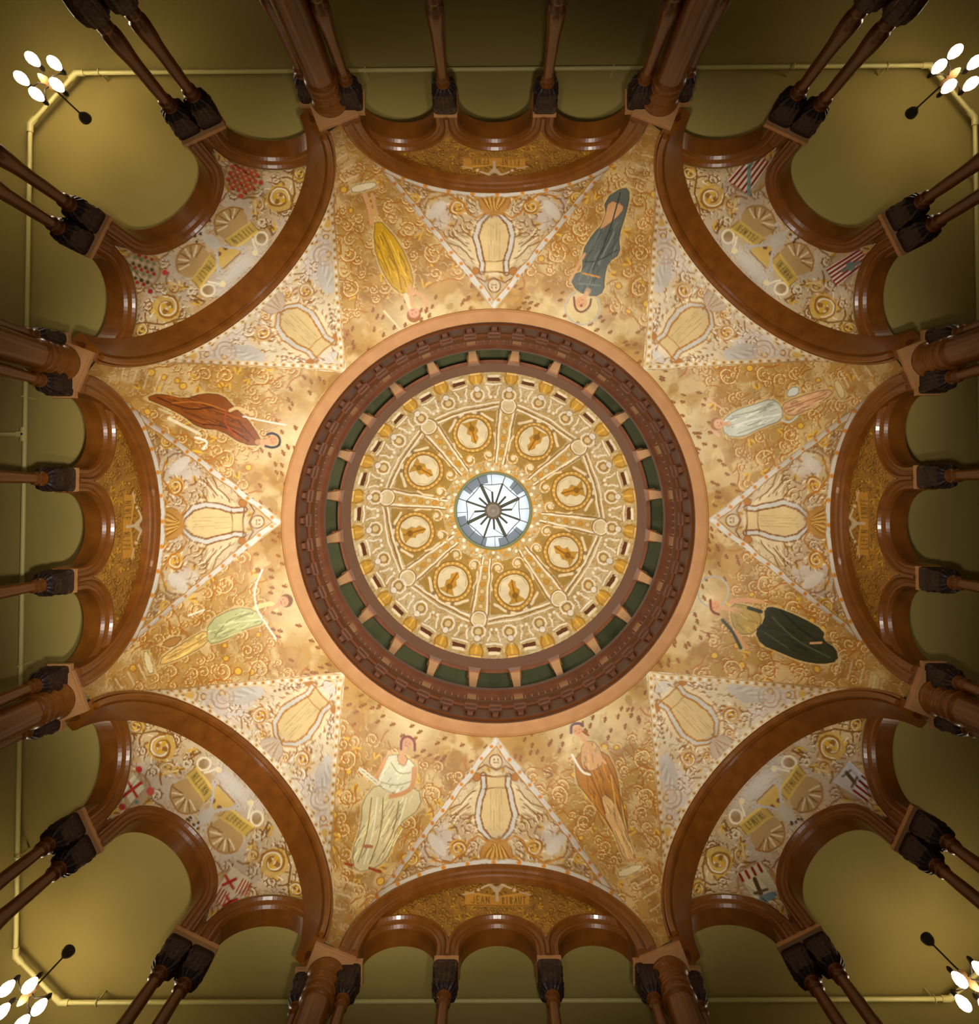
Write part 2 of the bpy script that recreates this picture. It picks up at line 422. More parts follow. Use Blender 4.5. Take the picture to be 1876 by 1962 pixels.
def lyre(p,bt,dark=(170,112,36),inner=(216,190,136),band=(206,202,190)):
    L=[(-24,0),(-21,18),(-30,46),(-36,72),(-29,96),(-12,110),(0,114)]
    L=[(x,bt+y) for x,y in L]; Rr=[(-x,y) for x,y in L]
    poly=L+Rr[::-1]
    for side in(L,Rr):
        p.stroke(side,15,dark,.95); p.stroke(side,8.5,band)
    p.fill([(x*.86,bt+(y-bt)*.96) for x,y in poly],inner)
    for side in(L,Rr): p.stroke([(x*.82,y) for x,y in side],3.4,dark)
    for k in range(-2,3): p.stroke([(k*5,bt+26),(k*5.6,bt+98)],1.0,(178,146,92),.8)
    p.stroke([(-22,bt+22),(22,bt+22)],2.0,dark); p.stroke([(-32,bt-1),(32,bt-1)],3,dark)
    for sx in(-1,1):
        p.disc((sx*37,bt+1),7.5,(180,120,60)); p.ring((sx*37,bt+1),7.5,1.6,dark)
        for j in range(12):
            f=j/11; yy=bt+18+84*f; xx=sx*(30+16*math.sin(PI*min(1,f*1.15))); p.stroke([(xx+sx*3,yy),(xx+sx*9,yy+2)],2.2,dark if j%2 else CREAM,.9)
def paint_web(deg,P2):
    card=deg%90==0; rnd=random.Random(11 if card else 23); P2=warp(P2)
    if card:
        p=Paint(P2,(196,174,132)); dark,lt=(134,86,32),(238,224,188)
        p.fill([(-95,690),(-150,600),(-330,800),(-330,900)],(150,112,48),.75); p.fill([(95,690),(150,600),(330,800),(330,900)],(150,112,48),.75)
        for sx in(-1,1):
            p.disc((sx*98,592),34,(214,204,188),.8,soft=14,ry=26,rot=.5*sx)
            p.disc((sx*60,520),26,(222,204,164),.7,soft=10)
        bt=482
    else:
        p=Paint(P2,(218,204,172)); dark,lt=(150,104,52),(252,242,216)
        for sx in(-1,1):
            p.disc((sx*125,605),52,(214,204,190),.8,soft=22); p.disc((sx*200,660),40,(206,192,160),.8,soft=20)
            p.fill([(sx*260,640),(sx*330,700),(sx*360,850),(sx*250,760)],(178,140,64),.7)
        bt=466
    mottle(p,60,3,.52,(196,182,170) if card else (214,204,196),.55); mottle(p,34,8,.56,(188,146,78) if card else (214,182,120),.45)
    tracery(p,rnd,(6,330,420,800),18,dark,lt,.5,2.2,True)
    arabesque(p,(14,310,440,730),33 if card else 31,rnd,dark,lt,True,.9,3.5,leaf=(206,168,84) if card else (222,196,138))
    # gold leaf clumps toward the springing
    for sx in(-1,1):
        for j in range(8):
            a,b=(165+j*12,640+j*16) if card else (215+j*11,655+j*14)
            p.stroke([(sx*a,b),(sx*(a+9),b+7)],4,(200,158,44),.8)
    # blank field behind the lyre
    p.disc((0,bt+60),48,(224,204,160) if card else (232,214,172),.9,soft=6,ry=70)
    lyre(p,bt,dark if card else (176,120,40))
    for sx in(-1,1):
        if card:
            rosette(p,(sx*72,612),17,(150,92,26),(206,158,60),lt); rosette(p,(sx*40,640),13,(150,92,26),(200,150,54),lt)
            p.stroke([(sx*16,600),(sx*34,590),(sx*52,600),(sx*60,620),(sx*90,640),(sx*120,632)],3.5,GOLD)
            p.stroke(arc((sx*138,588),11,PI,2*PI+.6,8)+[(sx*138+9,612)],5,(222,206,166)); p.stroke(arc((sx*138,588),14,PI,2*PI+.6,8),2,dark)
            p.disc((sx*112,606),11,(216,208,194),.9,ry=24,rot=.7*sx)
            for j in range(4): p.stroke([(sx*(44+j*4),bt+26+j*12),(sx*(66+j*3),bt+50+j*8),(sx*(88-j*3),bt+58+j*9)],2.4,dark if j%2==0 else lt,.9)
            rosette(p,(sx*158,628),14,(150,92,26),(214,170,40),lt)
        else:
            rosette(p,(sx*58,574),17,(168,112,52),(212,176,120),lt); rosette(p,(sx*30,596),12,(168,112,52),(212,176,120),lt)
            p.disc((sx*106,566),17,(196,190,180),.95,ry=36,rot=-.5*sx); p.disc((sx*92,544),10,(204,198,188),.9)
            for j in range(7): p.stroke([(sx*(96+j*3),548+j*7),(sx*(116+j*2),556+j*8)],1.8,(224,220,212) if j%2 else (170,160,148),.8)
            p.ring((sx*134,600),21,3,(182,160,140)); p.ring((sx*134,600),12,2.5,(190,166,140)); p.disc((sx*134,600),6,(206,190,180))
            p.stroke([(sx*120,575),(sx*150,588),(sx*158,618),(sx*140,640),(sx*118,634)],4,(200,190,176)); 
            p.stroke(arc((sx*62,506),26,-2.4 if sx>0 else -.74,.6 if sx>0 else -3.74,10),2.6,dark); p.stroke(arc((sx*62,506),20,-2.2 if sx>0 else -.94,.5 if sx>0 else -3.64,10),3,lt)
            for j in range(5): p.disc((sx*(50+j*5),494+j*7),2.4,dark)
            p.ring((sx*182,640),15,3,(186,132,44)); p.disc((sx*182,640),8,(214,176,90))
    if card:
        p.disc((0,bt-28),12,(214,196,160)); p.ring((0,bt-28),12.5,2.4,dark); p.stroke([(-5,bt-27),(5,bt-27)],2,dark); p.disc((-4,bt-32),1.8,dark); p.disc((4,bt-32),1.8,dark)
        p.stroke([(-34,bt-12),(-20,bt-20),(0,bt-13),(20,bt-20),(34,bt-12)],2.6,dark)
        p.disc((0,630),30,(176,124,46),.9,soft=5,ry=38)
        for k in range(-5,6): p.stroke([(k*1.5,606),(k*5.5,636),(k*6.5,664)],2.4,(128,78,22) if k%2 else (214,172,84))
    else:
        p.disc((0,603),24,(192,172,150),.95,ry=20); p.ring((0,603),22,1.6,dark,.6)
        for k in range(-3,4): p.stroke([(k*2,588),(k*7,618)],2,(206,184,150) if k%2 else (168,136,104))
        p.disc((0,424),4.5,(166,108,40)); p.stroke([(0,428),(3,444)],2.4,(190,176,160)); p.disc((-8,444),6,(206,198,184)); p.disc((9,446),6,(206,198,184))
    # borders along the creases and the arch
    R,D=(CA_R,CA_D) if card else (DA_R,DA_D)
    for sx in(-1,1):
        q0=np.array([sx*R/HS*F,D/HS*F]); q1=np.array([0,RING_R/RING_H*F]); dv=q0-q1; L=np.hypot(*dv); dv/=L
        nn=np.array([-sx*abs(dv[1]),abs(dv[0])]) ; off=7 if card else 8
        a=q1+nn*off+dv*(8 if card else 10); b=q0+nn*off*.4
        if card:
            p.stroke([a,b],9,(214,208,196)); p.stroke([a+nn*6,b+nn*5],1.8,(176,130,60))
            nd=int(L/30)
            for j in range(nd): p.disc(tuple(a+(b-a)*(j+.5)/nd),3.6,(206,132,28))
        else:
            p.stroke([a,b],10,(222,200,152),.9); nd=int(L/9)
            for j in range(nd): p.disc(tuple(a+(b-a)*(j+.5)/nd),2.9,WHT if j%2 else (170,120,52))
            p.stroke([a-nn*6,b-nn*2],1.6,(190,150,84))
    al=np.linspace(.12,PI-.12,60)
    cur=[(F*R*math.cos(x)/(HS+R*math.sin(x)),F*D/(HS+R*math.sin(x))-8) for x in al]
    if card:
        p.stroke(cur,8,(206,200,186)); p.stroke([(x,y-6) for x,y in cur],1.6,(170,126,60))
        for x,y in cur[5:-5:4]: p.disc((x,y),4.2,(206,132,28))
    else:
        p.stroke(cur,8,(226,210,168),.9)
        for j in range(80):
            f=j/79*(len(cur)-1); i=min(int(f),len(cur)-2); g=f-i; p.disc((cur[i][0]*(1-g)+cur[i+1][0]*g,cur[i][1]*(1-g)+cur[i+1][1]*g),2.6,(172,128,66) if j%2 else WHT)
    return p.C
# figures of the eight crease panels, traced on the wall in the photograph's own scale
def cv(o,sc,pts): return [(o[0]+x/sc,o[1]+y/sc) for x,y in pts]
SK=(206,156,108); SKD=(168,112,70)
FIGS={
 247.5:((600,0),2.651,[('f',(222,208,170),[(190,945),(315,920),(325,950),(200,985)]),('s',SK,[(262,990),(290,1060),(298,1135)],24),('s',SK,[(300,990),(312,1040),(322,1090)],18),
   ('f',(196,150,26),[(316,1095),(440,1230),(512,1400),(498,1500),(420,1480),(350,1380),(306,1240)]),('s',(150,108,18),[(350,1180),(420,1330),(450,1470)],7),('s',(226,190,70),[(390,1220),(470,1400)],6),('s',(150,108,18),[(330,1240),(390,1400)],5),
   ('s',SK,[(500,1480),(560,1500),(575,1550)],18),('s',(226,206,160),[(360,1580),(440,1670)],9),('s',(222,196,150),[(470,1500),(500,1580)],24),('d',(150,96,50),(512,1602),36),('d',(206,150,118),(512,1588),27)]),
 292.5:((600,0),2.651,[('r',(178,170,150),(1370,1560),88,9),('d',(206,184,130),(1370,1560),78),
   ('f',(92,98,90),[(1585,945),(1612,985),(1585,1100),(1552,1200),(1560,1290),(1500,1330),(1480,1400),(1478,1480),(1430,1510),(1340,1480),(1308,1420),(1330,1390),(1372,1380),(1366,1280),(1420,1190),(1490,1120),(1480,1010)]),
   ('f',SK,[(1500,1015),(1580,1040),(1570,1080),(1490,1150),(1450,1170),(1480,1110)]),('s',(56,60,54),[(1560,980),(1500,1200),(1420,1370)],7),('s',(128,134,124),[(1530,1180),(1450,1340)],7),('s',(56,60,54),[(1545,1270),(1440,1330),(1380,1330)],6),
   ('s',(206,140,52),[(1368,1388),(1455,1408)],8),('s',SK,[(1310,1420),(1345,1350),(1380,1290)],12),('s',(120,126,116),[(1350,1440),(1460,1450)],6),('d',(208,152,100),(1362,1535),30),('s',(120,66,34),[(1325,1510),(1330,1570),(1365,1590),(1405,1560),(1412,1520)],11),('d',(90,40,26),(1362,1552),7)]),
 337.5:((1260,640),2.726,[('f',(216,192,140),[(915,255),(945,235),(985,320),(955,345)]),('f',(200,202,184),[(350,530),(335,455),(400,400),(500,370),(600,335),(650,380),(655,450),(540,490),(440,540)]),
   ('f',(214,164,118),[(635,375),(740,325),(890,285),(925,310),(790,395),(690,435)]),('f',(204,208,196),[(670,330),(690,280),(740,275),(735,320)]),('s',(172,120,80),[(660,395),(880,315)],6),('s',(150,150,128),[(390,430),(520,400),(610,370)],6),('s',(232,232,220),[(400,480),(520,440),(640,420)],7),('s',(150,150,128),[(420,520),(560,470)],5),
   ('s',(196,204,196),[(650,450),(690,465),(730,430)],9),('s',(216,172,136),[(330,470),(290,440),(285,500),(320,530)],16),('d',(160,106,60),(308,470),34),('d',(216,166,124),(320,470),26),('s',(216,172,136),[(350,400),(310,370),(260,340)],8)]),
 22.5:((1260,640),2.726,[('r',(170,166,150),(290,1345),80,9),('f',(176,146,74),[(380,1405),(480,1420),(555,1480),(510,1565),(420,1570),(385,1500)]),
   ('f',(48,50,28),[(560,1430),(612,1425),(750,1480),(872,1550),(862,1600),(932,1640),(945,1708),(860,1725),(740,1705),(640,1662),(540,1622),(508,1550),(560,1500)]),
   ('s',(84,84,52),[(600,1480),(720,1600),(900,1690)],8),('s',(28,28,16),[(640,1440),(740,1540),(830,1600)],8),('s',(84,84,52),[(560,1560),(680,1640)],6),
   ('s',(206,150,100),[(380,1400),(460,1385),(550,1400)],22),('s',(206,150,100),[(410,1555),(440,1610),(470,1640)],20),('s',(60,62,40),[(340,1495),(390,1550),(435,1640)],18),('s',(52,54,34),[(475,1430),(540,1450)],20),('d',(206,146,100),(300,1420),28),('s',(120,48,26),[(275,1390),(280,1450),(320,1465)],13),('s',SK,[(800,1615),(855,1612)],12)]),
 67.5:((600,1260),2.68,[('f',(178,118,36),[(1345,480),(1500,470),(1565,600),(1580,760),(1610,960),(1560,930),(1480,800),(1400,700),(1350,640)]),('f',(204,156,98),[(1380,430),(1455,430),(1500,540),(1430,590),(1370,560)]),
   ('f',(212,168,108),[(1480,690),(1550,740),(1600,860),(1640,980),(1660,1040),(1600,1052),(1545,900),(1490,800)]),('s',(140,86,22),[(1400,560),(1470,700),(1500,800)],8),('s',(222,170,84),[(1530,600),(1560,800)],7),('s',(140,86,22),[(1500,520),(1580,700),(1620,900)],6),
   ('s',(232,224,204),[(1330,500),(1380,590),(1420,600)],12),('s',SK,[(1390,500),(1440,480),(1500,540)],15),('f',(222,204,160),[(1560,1095),(1680,1055),(1695,1085),(1575,1135)]),('s',(206,150,100),[(1600,1045),(1670,1035)],14),
   ('d',(210,156,112),(1360,375),26),('s',(112,84,92),[(1325,385),(1325,345),(1365,335),(1385,350)],15),('s',(150,80,40),[(1385,380),(1415,400)],10),('s',(120,72,26),[(1180,580),(1240,600),(1200,620)],7)]),
 112.5:((600,1260),2.68,[('f',(206,190,142),[(330,640),(540,660),(560,770),(430,860),(400,1000),(330,1080),(215,1105),(200,1000),(250,850),(250,740)]),('f',(212,206,172),[(395,485),(530,535),(528,640),(460,700),(380,690),(325,640),(360,560)]),
   ('s',(142,122,66),[(300,720),(280,900),(230,1050)],6),('s',(142,122,66),[(360,720),(350,900),(290,1060)],6),('s',(230,222,186),[(330,720),(310,900),(260,1060)],7),('s',(142,122,66),[(440,740),(420,880),(360,1000)],6),('s',(230,222,186),[(480,720),(440,860)],7),('s',(160,150,104),[(400,540),(440,600),(500,590)],6),('s',(160,150,104),[(350,640),(430,660),(520,630)],6),
   ('f',SK,[(430,490),(490,510),(470,560),(440,545)]),('s',(196,140,88),[(518,570),(515,665),(460,700),(400,712)],24),('s',(200,146,96),[(372,520),(340,590),(318,625)],20),('s',(216,208,176),[(245,575),(330,645)],24),('s',(140,120,70),[(245,575),(330,645)],3),
   ('d',(196,144,108),(485,440),26),('s',(126,66,60),[(452,470),(452,420),(485,400),(522,425),(522,475)],14),('s',SKD,[(262,968),(300,970)],18),('s',(150,60,20),[(165,1058),(200,1066)],14),('s',(150,60,20),[(290,1080),(345,1100)],14)]),
 157.5:((0,640),2.724,[('f',(222,202,150),[(745,1660),(775,1655),(810,1765),(770,1775)]),('f',(216,176,98),[(850,1680),(960,1610),(1085,1535),(1095,1610),(950,1690),(830,1735)]),('f',(182,180,124),[(1085,1500),(1230,1425),(1330,1438),(1395,1505),(1260,1545),(1170,1600),(1078,1622)]),
   ('s',(140,140,90),[(1120,1580),(1200,1480),(1320,1460)],6),('s',(206,206,160),[(1140,1520),(1260,1500),(1360,1490)],7),('s',(170,124,56),[(870,1700),(1080,1580)],5),('s',(226,196,130),[(1330,1430),(1420,1400),(1440,1440)],24),('s',(228,226,210),[(1370,1230),(1325,1330),(1335,1430),(1385,1510),(1440,1590)],8),
   ('d',(130,94,64),(1494,1392),35),('d',(206,156,114),(1480,1396),27),('f',(170,120,60),[(835,1620),(900,1580),(960,1580),(900,1640)]),('s',(182,130,40),[(860,1560),(1090,1460)],6),('s',(236,228,200),[(985,1470),(1065,1440)],9)]),
 202.5:((0,640),2.724,[('f',(136,72,18),[(755,335),(830,308),(960,342),(1060,308),(1165,318),(1222,382),(1290,440),(1345,520),(1375,582),(1270,578),(1150,500),(1040,492),(950,422),(850,372)]),
   ('s',(84,38,8),[(820,330),(980,400),(1120,380)],8),('s',(176,106,36),[(900,360),(1040,350),(1180,400)],7),('s',(84,38,8),[(1060,470),(1180,480),(1300,560)],7),('s',(170,70,20),[(1180,400),(1170,470),(1240,540)],9),('s',(84,38,8),[(1240,450),(1330,550)],6),
   ('s',(226,214,176),[(880,440),(960,480),(1040,520)],16),('s',(212,206,188),[(1270,430),(1380,455),(1490,475)],9),('s',(232,226,206),[(1020,540),(1090,560),(1060,600)],12),('s',(212,180,120),[(1200,400),(1240,380),(1320,420)],16),('s',SK,[(1370,575),(1400,570)],14),('d',(212,140,90),(1425,555),24),('s',(34,28,34),[(1395,525),(1420,515),(1460,535),(1462,580),(1425,595),(1385,585)],13),
   ('s',(200,180,134),[(830,390),(900,420)],12)])}
def paint_fig(az,G3):
    P2=warp(axis_px(G3,az)); rnd=random.Random(int(az*2)); p=Paint(P2,(178,138,70))
    mottle(p,46,int(az),.5,(210,184,130),.7); mottle(p,26,int(az)+1,.52,(150,104,38),.6)
    p.disc((0,395),60,(222,204,158),.7,soft=60,ry=60)  # paler toward the ring: its bright lighting painted into the mural colour
    brushmarks(p,rnd,380,(-230,230,380,860),[(160,108,40),(226,204,146),(206,160,70),(176,134,64)],16,2.2,.4)
    tracery(p,rnd,(-230,230,475,840),15,(150,100,36),(228,208,156),.55,1.8)
    arabesque(p,(-215,215,478,760),33,rnd,(164,102,22),(234,212,150),False,.9,3.2,leaf=(220,176,56))
    # crocketed field and tip ornament
    for _ in range(34):
        th=rnd.uniform(-.36,.36); r=rnd.uniform(408,470); c=(r*math.sin(th),r*math.cos(th)); p.stroke([(c[0]-2.5,c[1]-2),(c[0]+2,c[1]+3)],4.2,(128,74,24)); p.stroke([(c[0]+2,c[1]-2),(c[0]-2,c[1]+2)],2.5,(150,96,34))
    for j in range(9): p.stroke([(-20+j*1.4,690+j*12),(20-j*1.4,694+j*12)],3,(224,208,164) if j%2 else (150,110,50),.6)
    for sx in(-1,1):
        volute(p,(sx*88,520),20,1.2,sx,(170,104,24),(236,214,150),3.4); volute(p,(sx*62,585),17,2.6,-sx,(170,104,24),(236,214,150),3.2); volute(p,(sx*120,470),16,4,sx,(170,104,24),(236,214,150),3)
        volute(p,(sx*44,640),13,1,sx,(170,104,24),(236,214,150),2.8)
    P3=project(G3.reshape(-1,3)); C=p.C; p.P=P3
    o,sc,ops=FIGS[az]
    # pale outline of foliage round the figure, then the figure
    for op in ops:
        if op[0] in 'f': p.stroke(cv(o,sc,op[2]+[op[2][0]]),7,(218,190,126),.55)
    for op in ops:
        if op[0]=='f':
            q=chaikin(cv(o,sc,op[2]),True,1); p.fill(q,op[1]); p.stroke(q+[q[0]],1.5,tuple(int(v*.5) for v in op[1]),.85)
            qa=np.array(q); c0=qa.mean(0); ev,V_=np.linalg.eigh(np.cov((qa-c0).T)); ax=V_[:,1]; L=math.sqrt(ev[1])*1.5; Wd=math.sqrt(ev[0])*1.2
            if L>14 and len(op[2])>4 and op[1]!=SK:
                for j in range(int(L*.55)):
                    f=rnd.uniform(-1,1); g_=rnd.uniform(-.9,.9)*(1-.4*abs(f)); f*=.78; b0=c0+ax*f*L+np.array([-ax[1],ax[0]])*g_*Wd; l_=rnd.uniform(.10,.24)*L*(1.15-abs(f)); bend=rnd.uniform(-.25,.25)*l_
                    k_=rnd.choice((.62,.7,1.18,1.3)); cc=tuple(min(245,int(v*k_)) for v in op[1])
                    p.stroke([tuple(b0-ax*l_),tuple(b0+np.array([-ax[1],ax[0]])*bend),tuple(b0+ax*l_)],rnd.uniform(1.3,2.4),cc,.7)
        elif op[0]=='s': p.stroke(chaikin(cv(o,sc,op[2])) if len(op[2])>2 else cv(o,sc,op[2]),op[3]/sc,op[1])
        elif op[0]=='d': p.disc(cv(o,sc,[op[2]])[0],op[3]/sc,op[1]); 
        else: p.ring(cv(o,sc,[op[2]])[0],op[3]/sc,op[4]/sc,op[1])
    nk={247.5:(512,1592,495,1490),292.5:(1365,1535,1390,1490),337.5:(318,470,360,470),22.5:(300,1420,395,1440),67.5:(1360,375,1405,445),112.5:(485,440,455,505),157.5:(1482,1395,1415,1435),202.5:(1425,555,1365,562)}[az]
    n0,n1=cv(o,sc,[nk[:2],nk[2:]]); p.stroke([(n0[0]*.6+n1[0]*.4,n0[1]*.6+n1[1]*.4),n1],7.5,SK); p.stroke([n1,(n1[0]*1.3-n0[0]*.3,n1[1]*1.3-n0[1]*.3)],11,SK,.6)
    for op in ops:   # features of the face
        if op[0]=='d' and op[3]<32:
            c=cv(o,sc,[op[2]])[0]; e=frame(az)[0]; t=frame(az)[1]; r=op[3]/sc
            for q in(-.38,.38): p.disc((c[0]+t[0]*r*q-e[0]*r*.1,c[1]+t[1]*r*q-e[1]*r*.1),1.2,(110,66,46),.75)
            p.stroke([(c[0]+e[0]*r*.5-t[0]*r*.25,c[1]+e[1]*r*.5-t[1]*r*.25),(c[0]+e[0]*r*.5+t[0]*r*.25,c[1]+e[1]*r*.5+t[1]*r*.25)],1.5,(150,70,50),.9)
    p.P=P2
    for w_,dg in((-1,az-22.5),(1,az+22.5)): pass
    return p.C
# apse panels above the corner arches
def apse_curves(n):
    """A: back edge of the big diagonal arch, B: upper edge of the three corner arches; (u,d,h) in the diagonal frame"""
    th=PI/4
    def c2d(u,d):   # cardinal frame point (u toward the corner) to diagonal frame, for the +u side
        return ((d-u)*math.cos(th)*1.0,(d+u)*math.cos(th))
    main=c2d(.42,1.0); pr=c2d(*PAIR)
    side0=np.array(main); side1=np.array(pr)     # wall axis of the side arch
    dv=side1-side0; L=np.hypot(*dv); dv/=L
    nrm=np.array([dv[1],-dv[0]]); 
    if nrm[1]>0: nrm=-nrm                         # toward the rotunda
    return side0,side1,dv,L,nrm
SA_R,SA_H=.112,1.697; MA_R,MA_H=.128,1.755; RW=.033
def apse_grid(deg,ns,nv):
    s0,s1,dv,L,nr=apse_curves(0)
    pts=[]
    c=s0+dv*(L*.5-.004)+nr*.028
    m=[]
    ro=SA_R+RW*.92
    for a in np.linspace(0,PI,90):   # from main column side to pair side
        q=c-dv*ro*math.cos(a); m.append((q[0],q[1],SA_H+ro*math.sin(a)))
    Dm=(s1[1])-.022
    ro=MA_R+RW*.92
    mid=[(ro*math.cos(a),Dm,MA_H+ro*math.sin(a)) for a in np.linspace(0,PI,120)]
    last=m[-1]; st=mid[0]
    br=[(last[0]*(1-t)+st[0]*t,last[1]*(1-t)+st[1]*t,max(1.672,last[2]*(1-t)+st[2]*t)) for t in np.linspace(0,1,10)[1:-1]]
    right=m+br
    B=right+mid+[(-u,d,h) for u,d,h in right[::-1]]
    B=np.array(B); sl=np.concatenate([[0],np.cumsum(np.sqrt((np.diff(B,axis=0)**2).sum(1)))]); 
    # parameter by azimuth of the arch angle
    key=[0,len(m)-1,len(m)+len(br)+0,len(m)+len(br)+119,len(B)-len(m),len(B)-1]
    ang=[.02,math.radians(50),math.radians(58),math.radians(122),math.radians(130),PI-.02]
    idxs=np.interp(np.arange(len(B)),key,ang)
    al=np.linspace(.02,PI-.02,ns)
    f=np.interp(al,idxs,np.arange(len(B)))
    Bp=np.stack([np.interp(f,np.arange(len(B)),B[:,k]) for k in range(3)],-1)
    Ap=np.stack([(DA_I+.004)*np.cos(al),np.full(ns,DA_D+.072),HS+(DA_I+.004)*np.sin(al)],-1)
    v=np.linspace(0,1,nv)[None,:,None]
    P=Ap[:,None,:]*(1-v)+Bp[:,None,:]*v
    P[...,2]+=.03*np.sin(PI*v[...,0])
    e,t=frame(deg)
    X=P[...,1]*e[0]+P[...,0]*t[0]; Y=P[...,1]*e[1]+P[...,0]*t[1]
    return np.stack([X,Y,P[...,2]],-1)
def glyphs(p,c,ax,up,n,w,h,col,rnd):
    """a short row of upright brush letters, too small to read, as in the photograph"""
    for i in range(n):
        x=(i-(n-1)/2)*w; b=(c[0]+ax[0]*x,c[1]+ax[1]*x); k=rnd.randrange(4)
        P=lambda a,b_: (b[0]+ax[0]*a*w+up[0]*b_*h,b[1]+ax[1]*a*w+up[1]*b_*h)
        p.stroke([P(-.22,-.5),P(-.22,.5)],1.7,col)
        if k==0: p.stroke([P(-.22,.45),P(.25,-.45)],1.4,col); p.stroke([P(.25,-.5),P(.25,.5)],1.6,col)
        elif k==1: p.stroke([P(-.2,.5),P(.25,.4)],1.4,col); p.stroke([P(-.2,0),P(.2,0)],1.4,col)
        elif k==2: p.stroke([P(-.2,-.5),P(.25,-.45)],1.5,col)
LET={'J':[[(.25,.5),(.25,-.3),(0,-.5),(-.25,-.3)]],'E':[[(.25,.5),(-.22,.5),(-.22,-.5),(.25,-.5)],[(-.22,0),(.15,0)]],'A':[[(-.3,-.5),(0,.5),(.3,-.5)],[(-.15,-.1),(.15,-.1)]],
 'N':[[(-.28,-.5),(-.28,.5),(.28,-.5),(.28,.5)]],'R':[[(-.22,-.5),(-.22,.5),(.2,.4),(.2,.1),(-.2,0),(.27,-.5)]],'I':[[(0,-.5),(0,.5)]],'B':[[(-.22,-.5),(-.22,.5),(.2,.35),(-.2,.03),(.25,-.25),(-.22,-.5)]],
 'U':[[(-.27,.5),(-.27,-.3),(0,-.5),(.27,-.3),(.27,.5)]],'T':[[(-.3,.5),(.3,.5)],[(0,.5),(0,-.5)]]}
def word(p,c,ax,up,txt,w,h,col):
    for i,ch_ in enumerate(txt):
        x=(i-(len(txt)-1)/2)*w; b=(c[0]+ax[0]*x,c[1]+ax[1]*x)
        for seg in LET[ch_]: p.stroke([(b[0]+ax[0]*u*w+up[0]*v*h,b[1]+ax[1]*u*w+up[1]*v*h) for u,v in seg],1.6,col)
